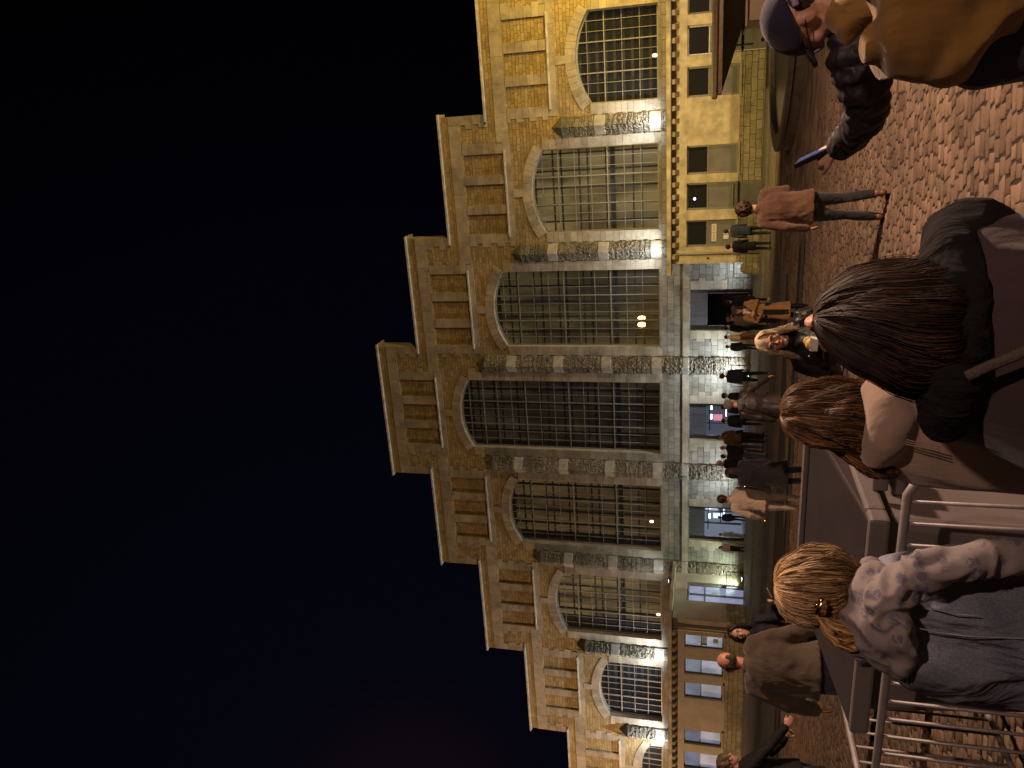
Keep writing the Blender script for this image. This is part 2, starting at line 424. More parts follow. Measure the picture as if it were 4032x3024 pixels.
# panel ledges and copings, one of each per bay
for i in range(11):
    x0, x1, zt, c = edges[i], edges[i+1], tops[i], cent[i]
    l = MB(); l.box(c-2.5, c+2.5, Y-.16, Y+.03, zt-3.83, zt-3.73); hbuild(l, 'panel_ledge', lead, bevel=.01)
    k = MB(); a, b_ = x0-(.16 if i <= 5 else .0), x1+(.16 if i >= 5 else .0)
    if i < 5: b_ += .42
    if i > 5: a -= .42
    k.box(a, b_, Y-.22, Y-.001 if False else Y+1.05, zt, zt+.1) if i == 5 else k.box(a, b_, Y-.22, Y-.052, zt, zt+.1)
    if i != 5:
        k.box(x0-(.16 if i <= 5 else -.01), x1+(.16 if i >= 5 else -.01), Y-.052, Y+1.05, zt+.001, zt+.1)
    hbuild(k, 'coping', lead)

# pilasters: triangular rock-faced shafts with pointed heads
band_mat = plain('band_stone', (.30, .26, .195), .85, 0, .25, 3, .3, 14); head_mat = plain('dark_head_stone', (.10, .085, .06), .9, 0, .4, 4, .4, 14)  # pointed heads get a darker colour than the shafts
def pilaster(xc, ztip):
    b = MB(); hw, pj_ = .52, .62
    secs = [(-hw, -.0), (-hw, -.16), (0, -pj_), (hw, -.16), (hw, 0)]
    z0, z1 = gz(45)-.2, ztip-.75; dz = .06
    nz = int((z1-z0)/dz); cols = []
    for a in range(4):
        (xa, ya), (xb, yb) = secs[a], secs[a+1]; m_ = (8 if a in (1, 2) else 1)
        for q in range(m_): cols.append((xa+(xb-xa)*q/m_, ya+(yb-ya)*q/m_))
    cols.append(secs[-1]); nc = len(cols); vs = []; fm = []
    bands = [(3.37, 3.75), (SILL, SILL+.6)]+[(SILL+.6+2.42+3.0*k, SILL+.6+3.02+3.0*k) for k in range(5)]
    def smooth_at(z): return any(a <= z <= b_ for a, b_ in bands)
    for r_ in range(nz+1):
        z = z0+(z1-z0)*r_/nz
        for q, (x, y) in enumerate(cols):
            d = 0
            if not smooth_at(z) and 0 < q < nc-1:
                p = Vector((x*5+xc, y*5, z*5)); cs = math.floor(z/.28)
                d = .045*noise.noise(p*1.6+Vector((0, 0, cs*7.3)))+.06*noise.noise(p*4.3)-.004
                if (z/.28) % 1 < .14: d -= .03
            k_ = 1+d/.45
            vs.append((xc+x*k_, Y+y*k_-(.02 if smooth_at(z) and q not in (0, nc-1) else 0), z))
    fs = []; mi = []
    for r_ in range(nz):
        z = z0+(z1-z0)*(r_+.5)/nz
        for q in range(nc-1): fs.append((r_*nc+q, r_*nc+q+1, (r_+1)*nc+q+1, (r_+1)*nc+q)); mi.append(1 if smooth_at(z) else 0)
    b.add(vs, fs); b.mi = mi
    # head: small overhang then pyramid
    e_ = .07; s2 = [(xc-hw-e_, Y), (xc-hw-e_, Y-.2), (xc, Y-pj_-e_), (xc+hw+e_, Y-.2), (xc+hw+e_, Y)]
    n = 5; b.add([(x, y, z1) for x, y in s2]+[(x, y, z1+.09) for x, y in s2]+[(xc, Y-.02, ztip)],
        [(4, 3, 2, 1, 0)]+[(q, q+1, q+6, q+5) for q in range(4)]+[(q+5, q+6, 10) for q in range(4)], 2)
    return hbuild(b, 'pilaster', [rough_rock, band_mat, head_mat])
PX = [(-14.5, 16.7), (-21.5, 16.7), (-7.5, 13.87), (-28.5, 13.87), (-.5, 11.05), (-35.5, 11.05), (6.5, 8.2), (-42.5, 8.2)]
for x, z in PX: pilaster(x, z)

# windows: metal grid, panes, and the lit interior behind them
INT = {4: (.30, .19, .085, .50), 5: (.18, .135, .095, .30), 6: (.30, .22, .10, .40), 7: (.46, .34, .15, .85), 8: (.05, .04, .035, .3), 3: (.42, .28, .13, .85), 2: (.05, .045, .045, .3), 1: (.14, .10, .07, .5), 9: (.05, .04, .03, .3)}
for i in range(1, 10):
    if wtop(i) <= SILL+1: continue
    c = cent[i]; fr = MB(); yw = Y+.34
    zs, zt_ = wspr(i), wtop(i); sag = zt_-zs; rad = (HW*HW+sag*sag)/(2*sag); zc = zt_-rad
    def ztop(x): return zc+math.sqrt(max(rad*rad-(x-c)**2, 0))
    ncol, rows = 9, (zs-SILL)/.96
    for k in range(ncol+1):
        x = c-HW+2*HW*k/ncol; th = .030 if k % 3 == 0 else .013; x = min(max(x, c-HW+.03), c+HW-.03)
        fr.box(x-th, x+th, yw-(.05 if k % 3 == 0 else .02), yw+.05, SILL+.18, ztop(x))
    z = SILL+.18; k = 0
    nrow = int(round((zt_-SILL-.2)/.955)); dz = (zs-SILL-.05)/max(1, round((zs-SILL)/.96))
    while z < zt_-.1:
        th = .030 if k % 3 == 0 else .014
        dx = HW if z < zs else math.sqrt(max(rad*rad-(z-zc)**2, 0))
        fr.box(c-dx+.02, c+dx-.02, yw-(.045 if k % 3 == 0 else .017), yw+.047, z-th, z+th); z += dz; k += 1
    A0 = arch(i, 18, 0); A1 = arch(i, 18, -.09)
    for k in range(18):
        p, q, r_, s_ = A1[k], A1[k+1], A0[k+1], A0[k]
        fr.prism([p, q, r_, s_], yw-.06, yw+.055)
    fo = hbuild(fr, 'window', pale_metal)
    si = MB(); si.box(c-HW-.1, c+HW+.1, Y-.055, Y+.5, SILL-.03, SILL+.14); sub(si, 'sill', plain('sill_stone', (.17, .145, .11), .85, 0, .25, 3, .2), fo, bevel=.015)
    pn = MB(); pn.prism([(c-HW, SILL), (c+HW, SILL)]+[(p[0], p[1]) for p in arch(i, 18)][::-1], yw+.058, yw+.064); sub(pn, 'pane', pane_m, fo)
    r_, g_, b_, st = INT[i]
    # inner wall glows unevenly by its own emission, replacing room lamps; beams stand ahead
    t = NT('glowing_room_wall'); t.b.inputs['Base Color'].default_value = (r_*.6, g_*.6, b_*.6, 1); t.b.inputs['Roughness'].default_value = .9
    no = t.n('TexNoise', Scale=.8, Detail=3.0); t.l(t.co((1.5, 1, .3)), no.inputs['Vector'])
    rp = t.ramp(no.outputs['Fac'], [(.36, (r_*.28, g_*.26, b_*.24)), (.62, (r_, g_, b_*.85))])
    t.l(rp, t.b.inputs['Emission Color']); t.b.inputs['Emission Strength'].default_value = st*.82
    iw = MB(); iw.box(c-3.3, c+3.3, Y+3.2, Y+3.3, 4.2, zt_+.4); sub(iw, 'glowing_room_wall', t.m, fo)
    gr = MB(); n2 = 7
    beamm = plain('interior_beams_%d' % (i == 5), (.16, .13, .08) if i != 5 else (.08, .06, .05), .8)
    if i not in (8, 2, 9):
        for k in range(n2):
            x = c-3.0+6.0*k/(n2-1); gr.box(x-.05, x+.05, Y+2.1, Y+2.22, 4.2, zt_+.3)
        z = 4.6; k = 0
        while z < zt_+.2: gr.box(c-3.2, c+3.2, Y+2.11, Y+2.21, z-.04, z+.05); z += 1.1 if k % 2 else .5; k += 1
        gr.box(c-3.2, c+3.2, Y+2.0, Y+2.215, SILL+2.9, SILL+3.1)
    else:
        z = 4.6
        while z < zt_+.2: gr.box(c-3.2, c+3.2, Y+2.11, Y+2.29, z-.05, z+.12); z += .5
    sub(gr, 'beam_grid', beamm, fo)
    sd = MB(); sd.box(c-3.35, c-3.25, Y+.56, Y+3.3, 4.2, zt_+.4); sd.box(c+3.25, c+3.35, Y+.56, Y+3.3, 4.2, zt_+.4); sd.box(c-3.4, c+3.4, Y+.56, Y+3.3, zt_+.4, zt_+.5); sd.box(c-3.4, c+3.4, Y+.56, Y+3.3, 4.1, 4.2)
    sub(sd, 'room_lining', plain('room_lining', (.12, .10, .08), .9), fo)

# doorways of the ground floor
for i, (a, b_) in DOORS.items():
    f = MB(); y0 = Y+.18
    f.box(a+.002, b_-.002, y0, y0+.06, 2.42, 3.328); f.box(a+.8, a+.83, y0-.012, y0-.001, 2.44, 3.32); f.box(b_-.83, b_-.8, y0-.012, y0-.001, 2.44, 3.32)
    f.box(a+.002, a+.2, y0+.001, y0+.1, gz(45)-.1, 2.419); f.box(b_-.2, b_-.002, y0+.001, y0+.1, gz(45)-.1, 2.419)
    f.box(a+.2, b_-.2, y0+.003, y0+.07, 2.34, 2.418)
    do = hbuild(f, 'doorway', dkpanel)
    g = MB()
    for x in (a+.24, b_-.27): g = MB(); g.box(x, x+.03, y0-.04, y0-.002, .05, 2.3); sub(g, 'pull_rail', plain('brushed_steel', (.4, .42, .46), .3, .9), do)
    rm = MB(); rm.box(a-1, b_+1, Y+4.5, Y+4.6, -.3, 3.3); rm.box(a-1, b_+1, Y+.7, Y+4.5, 3.2, 3.3); rm.box(a-1.1, a-1, Y+.7, Y+4.5, -.3, 3.3); rm.box(b_+1, b_+1.1, Y+.7, Y+4.5, -.3, 3.3)
    lit = {6: (.01, .01, .012, .05), 5: (.22, .24, .31, .2), 4: (.32, .35, .42, .3)}[i]
    sub(rm, 'lobby', emit('lobby_wall_glow_%d' % i, lit[:3], lit[3]), do)  # lobby walls and ceiling themselves emit the light seen in the doorway
    if i != 6:
        csm = emit('cool_strip', (.75, .85, 1), 6)
        for x in (a+.75, b_-1.0): t = MB(); t.box(x, x+.3, Y+1.6, Y+1.7, 1.98, 2.08); sub(t, 'strip_light', csm, do)
        for x in (a+.75, b_-1.0): t = MB(); t.box(x-.02, x+.5, Y+2.2, Y+2.28, 1.1, 1.14); sub(t, 'strip_light', csm, do)
        s_ = MB(); s_.box(a+.5, a+.52, Y+1.5, Y+1.6, 0, 3); s_.box(b_-.6, b_-.58, Y+1.5, Y+1.6, 0, 3); s_.box(a, b_, Y+1.5, Y+1.6, 2.1, 2.16)
        if i == 4: s_.box(a+.3, b_-.3, Y+1.9, Y+2, 1.3, 1.36); s_.box(a+1.1, a+1.15, Y+1.9, Y+2, 0, 2.4); s_.box(a+.2, a+.25, Y+1.9, Y+2, 0, 2.4)
        sub(s_, 'inner_frame', plain('lobby_frame', (.05, .05, .06), .4), do)
        if i == 5:
            q = MB(); q.box(a+.35, a+.75, Y+2.4, Y+2.45, 1.35, 1.9); sub(q, 'wall_poster', emit('glowing_pink_poster', (.8, .3, .38), .7), do)  # poster glows by emission though it is no lamp
        else:
            q = MB(); q.box(a+.9, a+1.5, Y+2.4, Y+2.45, 1.5, 2.3); q.box(a+.35, a+.7, Y+2.4, Y+2.45, 1.2, 1.8); sub(q, 'wall_poster', emit('glowing_pale_poster', (.6, .75, 1), 1.4), do)  # these posters carry a glow of their own too
    fl = MB(); fl.box(a-1, b_+1, Y+.4, Y+4.6, gz(45)-.08, gz(45)+.02); sub(fl, 'lobby_floor', plain('lobby_floor', (.2, .2, .2), .4), do)

# ------------------------------------------------------------------ annexes
AY = 39.5; AZ = gz(39.5)
def annex(name, label, x0, x1, wins, corner, side=None):
    root = empty(name, ((x0+x1)/2, AY, AZ), label=label, cat='building', group='low annexes in front of the market hall')
    off = -Vector(((x0+x1)/2, AY, AZ))
    def put(b, n, mt, par=root, **k):
        o = b.build(n, mt, par, **k)
        if par is root: o.location = off
        return o
    zg = AZ-.2; b = MB()
    ho = [(w_[0], w_[1], w_[2], 3.37, .28, None) for w_ in wins]
    lowh = [(h[0], h[1], zg, .98, .28, None) for h in ho if h[2] < .5]
    rectwall(b, x0, x1, .98, 3.37, AY, [(h[0], h[1], max(.98, h[2]), 3.37, .28, None) for h in ho], 0, rmi=0)
    rectwall(b, x0, x1, zg, .98, AY-.004, lowh, 1, rmi=1)
    rectwall(b, x0, x1, 3.37, 4.07, AY, [], 0)
    xa = x1 if corner > 0 else x0       # exposed side wall reaches back to the hall
    # side wall
    Pf = (lambda x, y, z: (xa-(y-AY) if corner > 0 else xa+(y-AY), AY+x, z))
    sh = side or []
    if corner > 0:
        rectwall(b, 0, 5.5, .98, 4.07, AY, [(*h[:2], .98, *h[3:]) for h in sh], 0, P=Pf); rectwall(b, 0, 5.5, zg, .98, AY, [(*h[:3], .98, *h[4:]) for h in sh], 2, P=Pf)
    else: b.quad((xa, AY, zg), (xa, AY, 4.07), (xa, AY+5.5, 4.07), (xa, AY+5.5, zg), 2)
    b.quad((x0, AY, 4.07), (x1, AY, 4.07), (x1, AY+5.5, 4.07), (x0, AY+5.5, 4.07), 0)
    put(b, 'wall', [render_m if corner < 0 else render_l, annex_stone, annex_stone_s])
    q = MB()
    blocks_v(xa-.35 if corner > 0 else xa+.0, xa if corner > 0 else xa+.35, .99, 3.36, y=AY, pr=.025, side=0, hgt=.5, b=q)
    blocks_h(x0, x1, 3.38, 3.75, y=AY, pr=.012, ln=1.7, b=q)
    put(q, 'lintel_course', ashlar_mat if False else render_m if corner < 0 else render_l)
    # roof slab with cornice edge and corbels
    r_ = MB(); ex0, ex1 = x0-(.5 if corner < 0 else 0), x1+(.5 if corner > 0 else 0)
    r_.box(ex0, ex1, AY-.55, AY+5.45, 4.1, 4.31); put(r_, 'roof', plain('cornice_stone', (.42, .35, .23), .85, 0, .45, 1.6, .4, 12), bevel=.02)
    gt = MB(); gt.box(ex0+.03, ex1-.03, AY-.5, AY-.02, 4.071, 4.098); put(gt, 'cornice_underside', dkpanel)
    x = x0+.3; n = 0
    cb = MB(); prof = lambda xx: [(xx, 0)]
    nn = int((x1-x0-.4)/.585)
    for k in range(nn):
        xx = x0+.3+k*.585
        if xx < -45 or xx > 6.5: continue
        b2 = MB(); vs = [(AY-.012, 3.76), (AY-.16, 3.78), (AY-.4, 3.92), (AY-.42, 4.068), (AY-.012, 4.068)]
        b2.add([(xx, y, z) for y, z in vs]+[(xx+.22, y, z) for y, z in vs], [(4, 3, 2, 1, 0), (5, 6, 7, 8, 9)]+[(j, (j+1) % 5, (j+1) % 5+5, j+5) for j in range(5)])
        put(b2, 'corbel', ashlar_mat)
    return root, put, zg
def annex_window(put, root, x0, x1, z0, kind, lit=None, y=AY):
    f = MB(); ym = y+.16; t_ = .055; zt = 3.36
    fm = {'dark': pale_metal, 'white': white_frame, 'blue': plain('slate_frame', (.12, .12, .14), .5)}[kind]
    for (a, b_, c, d) in ((x0+.01, x0+t_+.03, z0, zt), (x1-t_-.03, x1-.01, z0, zt), (x0+t_+.03, x1-t_-.03, zt-t_, zt-.005), (x0+t_+.03, x1-t_-.03, z0+.003, z0+.07), (x0+t_+.03, x1-t_-.03, 2.36, 2.42)):
        f.box(a, b_, ym, ym+.07, c, d)
    o = put(f, 'window' if z0 > .5 else 'door', fm)
    up = MB(); up.box(x0+.08, x1-.08, ym+.03, ym+.04, 2.42, zt-t_); put(up, 'pane', glass('upper_pane_%s' % (lit and lit[0] or 'd'), (.02, .02, .022), .45 if lit else .93, .06), o)
    lo = MB(); lo.box(x0+.08, x1-.08, ym+.031, ym+.041, z0+.07, 2.36)
    if lit: put(lo, 'pane', glass('lower_pane_lit', (.5, .5, .5), .35, .5), o)
    else: put(lo, 'pane', plain('frosted_pane', (.15, .14, .125), .35, 0, .25, 1.2), o)
    if z0 > .5:
        s_ = MB(); s_.box(x0-.1, x1+.1, y-.07, y+.15, z0-.11, z0-.002); put(s_, 'sill', ashlar_mat, o, bevel=.01)
    if lit:
        rm = MB(); rm.box(x0-.5, x1+.5, y+2.4, y+2.5, .2, 3.3); rm.box(x0-.55, x0-.5, y+.3, y+2.4, .2, 3.3); rm.box(x1+.5, x1+.55, y+.3, y+2.4, .2, 3.3); rm.box(x0-.5, x1+.5, y+.3, y+2.4, 3.3, 3.35)
        t = NT('glowing_room'); t.b.inputs['Base Color'].default_value = (.4, .4, .42, 1)
        no = t.n('TexNoise', Scale=.9, Detail=1.0); t.l(t.co(), no.inputs['Vector'])
        t.l(t.ramp(no.outputs['Fac'], [(.35, tuple(c*.45 for c in lit[1])), (.65, lit[1])]), t.b.inputs['Emission Color']); t.b.inputs['Emission Strength'].default_value = lit[2]
        put(rm, 'room', t.m, o)  # room shell itself glows, with brightness varied by noise
        fx = MB(); fx.box((x0+x1)/2-.3, (x0+x1)/2-.05, y+1.2, y+1.3, 2.95, 3.05); put(fx, 'ceiling_light', emit('office_lamp', (.9, .95, 1), 9 if lit[0] in 'b' else 3), o)
        fn = MB(); fn.box(x0+.2, x0+.75, y+1.9, y+2.1, 1.2, 2.2); fn.box(x1-.5, x1-.2, y+1.9, y+2.2, 2.0, 2.9); put(fn, 'cupboard', plain('office_grey', (.25, .26, .3), .6), o)
    else:
        k = MB(); k.box(x0, x1, y+.29, y+.3, z0, zt); put(k, 'blind', black_m, o)
    return o
def notice(put, o, x, z, w_, h, y, lines=2, triangle=False):
    p = MB(); p.box(x, x+w_, y, y+.006, z, z+h); n_ = put(p, 'notice', plain('paper', (.62, .55, .47), .8, 0, .05), o)
    t = MB()
    if triangle:
        t.prism([(x+w_*.22, z+h*.25), (x+w_*.78, z+h*.25), (x+w_*.5, z+h*.78)], y-.004, y-.001)
        t.box(x+w_*.05, x+w_*.95, y-.003, y-.001, z+h*.04, z+h*.1); t.box(x+w_*.05, x+w_*.95, y-.003, y-.001, z+h*.9, z+h*.96)
        t.box(x+w_*.03, x+w_*.08, y-.003, y-.001, z+h*.12, z+h*.88); t.box(x+w_*.92, x+w_*.97, y-.003, y-.001, z+h*.12, z+h*.88)
    else:
        for k in range(lines):
            zz = z+h*(.62-.26*k); t.box(x+w_*.14, x+w_*.86, y-.003, y-.001, zz, zz+h*.07)
    put(t, 'printed_lines', plain('print_ink', (.12, .10, .09), .7), n_)

wr = [(4.05, 5.35, 1.02), (2.3, 3.6, AZ-.1), (.5, 1.83, 1.02), (-3.02, -1.68, 1.02), (-4.72, -3.43, AZ-.1), (-6.53, -5.22, 1.02)]
rootR, putR, zgR = annex('annex_building', 'low yellow-lit stone annex with dark shuttered windows, in front of the hall', -7.36, 12.0, wr, -1)
for k, (a, b_, z0) in enumerate(wr):
    o = annex_window(putR, rootR, a, b_, z0, 'white' if k == 1 else 'dark')
    if k == 5:
        notice(putR, o, -5.86, 1.93, .42, .24, AY+.14); notice(putR, o, -6.3, 1.93, .42, .24, AY+.14)
        q = MB(); q.box(-6.2, -6.0, AY+.145, AY+.15, 1.35, 1.6); q.box(-5.98, -5.8, AY+.145, AY+.15, 1.38, 1.6); putR(q, 'notice', plain('white_card', (.6, .6, .55), .7), o)
    if k == 4:
        q = MB(); vs, fs = ball((-4.2, AY+.26, 3.0), .09); q.add(vs, fs); putR(q, 'ceiling_light', emit('bare_bulb', (.95, .97, 1), 9), o)
        q = MB(); q.box(-4.62, -3.55, AY+.10, AY+.155, 1.18, 1.24); putR(q, 'rail', pale_metal, o)
    if k == 1:
        q = MB(); q.box(2.55, 2.6, AY+.05, AY+.12, .55, 1.35); putR(q, 'handle', black_m, o)
b = MB(); b.tube([(-6.86, AY-.09, AZ), (-6.86, AY-.09, 4.05)], [.055, .055], 10); putR(b, 'downpipe', plain('zinc_pipe', (.22, .2, .17), .5, .5), smooth=True)
b = MB(); b.lathe(-7.62, AY-.05, [(.0, .75), (.16, .74), (.3, .6), (.34, .3), (.36, AZ-.05)], 20); putR(b, 'corner_guard_stone', annex_stone, smooth=True)
b = MB(); b.lathe(-7.1, AY-.01, [(.0, 2.38), (.05, 2.38), (.05, 2.26), (0, 2.26)], 12); putR(b, 'vent_cap', black_m)

wl = [(-30.56, -29.62, 1.12), (-32.5, -31.35, 1.12), (-34.25, -33.1, 1.12), (-37.82, -36.68, 1.12), (-39.8, -38.45, 1.12)]
rootL, putL, zgL = annex('annex_building', 'low dim stone annex with brightly lit office windows, at the far end', -52.0, -28.5, wl, 1,
    side=[(1.9, 3.9, AZ-.1, 3.34, .3, None)])
lits = [('a', (.85, .85, .82), 1.3), ('b', (.55, .62, .85), .8), ('c', (.6, .65, .8), .75), ('d', (.55, .58, .66), .6), ('e', (.55, .6, .8), .7)]
for (a, b_, z0), lt in zip(wl, lits):
    o = annex_window(putL, rootL, a, b_, z0, 'blue', lt)
    if lt[0] == 'a': notice(putL, o, -30.35, 2.06, .62, .3, AY+.13); notice(putL, o, -30.15, 1.42, .3, .3, AY+.13, triangle=True)
# glazed door in the side wall
xs_ = -28.5-.2; f = MB()
for (y0, y1, z0, z1) in ((41.4, 41.5, AZ, 3.3), (43.3, 43.4, AZ, 3.3), (41.5, 43.3, 3.2, 3.3), (41.5, 43.3, 2.2, 2.3), (42.3, 42.42, AZ, 3.2)): f.box(xs_-.04, xs_+.04, y0, y1, z0, z1)
o = putL(f, 'side_door', plain('slate_frame', (.12, .12, .14), .5))
g = MB(); g.box(xs_-.012, xs_-.004, 41.5, 43.3, AZ, 3.2); putL(g, 'pane', glass('side_pane', (.3, .3, .35), .3, .2), o)
rm = MB(); rm.box(-31.4, -31.3, 41, 43.8, AZ, 3.3); rm.box(-31.3, -28.82, 43.8, 43.9, AZ, 3.3); putL(rm, 'room', emit('side_room_glow', (.42, .47, .7), .6), o)  # walls behind the side door emit their own light
g = MB(); g.box(xs_+.045, xs_+.05, 42.5, 42.8, 1.4, 1.7); putL(g, 'notice', plain('grey_card', (.2, .2, .2), .7), o)
b = MB(); b.tube([(-29.2, AY-.09, AZ), (-29.2, AY-.09, 4.05)], [.055, .055], 10); putL(b, 'downpipe', MATS['zinc_pipe'], smooth=True)
b = MB(); b.lathe(-28.5, AY, [(.0, .75), (.16, .74), (.3, .6), (.34, .3), (.36, AZ-.05)], 20); putL(b, 'corner_guard_stone', annex_stone, smooth=True)

# ------------------------------------------------------------------ uplights at the pilaster feet
ULI = plain('fixture_black', (.02, .02, .02), .5)
def uplight(x, y, z, power, col, label, frame=False, tilt=(0, .8, 4.0), cone=158):
    r_ = empty('uplight', (x, y, z), label=label, cat='floodlight', group='uplights at the feet of the pilasters')
    b = MB(); b.box(-.13, .13, -.09, .09, 0, .16); b.box(-.15, .15, -.11, .11, .16, .19); b.build('housing', ULI, r_, bevel=.01)
    g = MB(); g.box(-.1, .1, -.06, .06, .191, .2); g.build('lens', emit('uplight_lens', (*col,), 12), r_)
    l = lamp('uplight_beam', 'SPOT', (0, 0, .24), None, power, col, .05, cone, 1.0); l.parent = r_
    l.rotation_euler = (Vector(tilt)-Vector((0, 0, .24))).to_track_quat('-Z', 'Y').to_euler()
    if frame:
        f = MB()
        for a, c in ((-.62, 1.15), (.62, 1.15)): f.box(a-.02, a+.02, -.25, -.21, 0, c)
        f.box(-.62, .62, -.25, -.21, 1.11, 1.15); f.build('guard_rail', ULI, r_)
COOL = (.74, .87, 1)
gy = gz(44)
for (x, pw, col, la) in ((-14.5, 1500, COOL, 'bright white uplight at the foot of the pilaster right of the central doorway'),
        (-21.5, 800, COOL, 'white uplight at the foot of the pilaster left of the central doorway'),
        (-28.0, 500, (.80, 1, .86), 'greenish uplight at the pilaster beside the far annex')):
    uplight(x, 43.35, gy, pw*1.45, col, la, frame=True)
uplight(-8.3, 43.6, gy, 520, COOL, 'white uplight at the foot of the wall behind the yellow annex corner', frame=True, tilt=(-.4, .9, 3))
for (x, pw, la) in ((-7.5, 600, 'roof uplight below the pilaster between the second and third windows from the right'), (-.5, 700, 'roof uplight below the rightmost pilaster in view'),
        (-28.5, 150, 'roof uplight where the far annex roof meets its first pilaster'), (-35.5, 1000, 'roof uplight below the pilaster with the white glow over the far annex'), (-42.5, 1100, 'roof uplight below the farthest pilaster')):
    uplight(x, 43.3, 4.31, pw*1.7, COOL, la, tilt=(0, .8, 3.0), cone=158)
# small warm and white lanterns seen inside the tall windows
for (x, z, s_, col, st, la) in ((-12.3, 6.2, .16, (1, .62, .22), 9, 'warm lantern pair glowing inside the tall window right of centre'), (-25.9, 5.75, .08, (1, .85, .6), 14, 'small bright lamp inside the window left of centre'),
        (2.9, 5.3, .09, (1, .75, .35), 12, 'lamp glowing at the sill of the rightmost window'), (-33.2, 5.35, .09, (1, .8, .4), 8, 'lamp at the sill of the second window from the left')):
    t = empty('lantern', (x, Y+1.2, z), label=la, cat='lamp')
    b = MB(); b.lathe(0, 0, [(.01, .5*s_*4), (s_*.8, s_*1.4), (s_, 0), (s_*.7, -s_), (.01, -s_)], 12); b.build('shade', emit('lantern_glow', col, st), t, smooth=True)
    if s_ > .1: b = MB(); b.lathe(.42, 0, [(.01, .3), (s_*.7, .2), (s_*.9, 0), (s_*.6, -s_), (.01, -s_)], 12); b.build('shade', MATS['lantern_glow'], t, smooth=True)
    b = MB(); b.box(-.01, .01, -.01, .01, s_*2, 1.6); b.build('cord', black_m, t)

# ------------------------------------------------------------------ ground
SL = -0.0038
def gsheet(name, x0, x1, y0, y1, dz, mat, seg=1):
    b = MB()
    for k in range(seg):
        a, c = y0+(y1-y0)*k/seg, y0+(y1-y0)*(k+1)/seg
        b.quad((x0, a, SL*a+dz), (x1, a, SL*a+dz), (x1, c, SL*c+dz), (x0, c, SL*c+dz))
    return tag(b.build(name, mat), kind='structure')
def sett_mat(name, bw, bh, rot, base, joint=(.05, .04, .03), strength=.9):
    t = NT(name); t.b.inputs['Roughness'].default_value = .62; t.b.inputs['Specular IOR Level'].default_value = .4
    v = t.co((1, 1, 1), (0, 0, rot)); wn = t.n('TexNoise', Scale=1.1, Detail=3.0); t.l(v, wn.inputs['Vector'])
    ws = t.n('VectorMath', operation='SCALE'); t.l(wn.outputs['Color'], ws.inputs[0]); ws.inputs['Scale'].default_value = .25
    wa = t.n('VectorMath', operation='ADD'); t.l(v, wa.inputs[0]); t.l(ws.outputs[0], wa.inputs[1])
    bk = t.n('TexBrick'); t.l(wa.outputs[0], bk.inputs['Vector']); bk.inputs['Scale'].default_value = 1
    bk.inputs['Brick Width'].default_value = bw; bk.inputs['Row Height'].default_value = bh; bk.inputs['Mortar Size'].default_value = .014; bk.inputs['Mortar Smooth'].default_value = .5
    bk.inputs['Color1'].default_value = (*base, 1); bk.inputs['Color2'].default_value = (*[c*.7 for c in base], 1); bk.inputs['Mortar'].default_value = (*joint, 1)
    fine = t.n('TexNoise', Scale=6.0, Detail=6.0, Roughness=.7); t.l(v, fine.inputs['Vector'])
    t.l(t.mix(bk.outputs['Color'], t.ramp(fine.outputs['Fac'], [(.3, (.6,)*3), (.7, (1.1,)*3)]), .8, 'MULTIPLY'), t.b.inputs['Base Color'])
    inv = t.n('Math', operation='MULTIPLY'); t.l(bk.outputs['Fac'], inv.inputs[0]); inv.inputs[1].default_value = -1
    b1 = t.bump(inv.outputs[0], strength, .03); t.bump(fine.outputs['Fac'], .4, .03, b1)
    MATS[name] = t.m; return t.m
SETT = (.22, .17, .125)
gsheet('ground', -900, 900, -900, 900, -.03, sett_mat('far_setts', .22, .17, -YAW, SETT), 1)
gsheet('pavement', -60, 30, 36.3, 45.0, .05, sett_mat('pavement_slabs', .9, .5, 0, (.17, .15, .12), strength=.3))
b = MB()
b.box(-60, 30, 36.18, 36.3, gz(36)-.1, gz(36)+.055); tag(b.build('kerb', plain('kerb_stone', (.16, .14, .11), .8, 0, .3)), kind='structure')
gsheet('gutter', -40, 1.5, 19.8, 20.5, .004, plain('worn_asphalt', (.06, .048, .036), .7, 0, .3, 3))
gsheet('drain_strip', -40, -2.5, 20.9, 21.2, .006, plain('dark_drain', (.035, .03, .026), .6, 0, .3, 3))
gsheet('side_road', -40, 1.0, 27.0, 30.0, -.018, plain('road_asphalt', (.09, .075, .06), .8, 0, .25, 3))

gsheet('mortar_bed', -18, 14, 0, 24.5, -.011, plain('dark_joint', (.028, .021, .016), .95, 0, .4, 9, .5, 60))
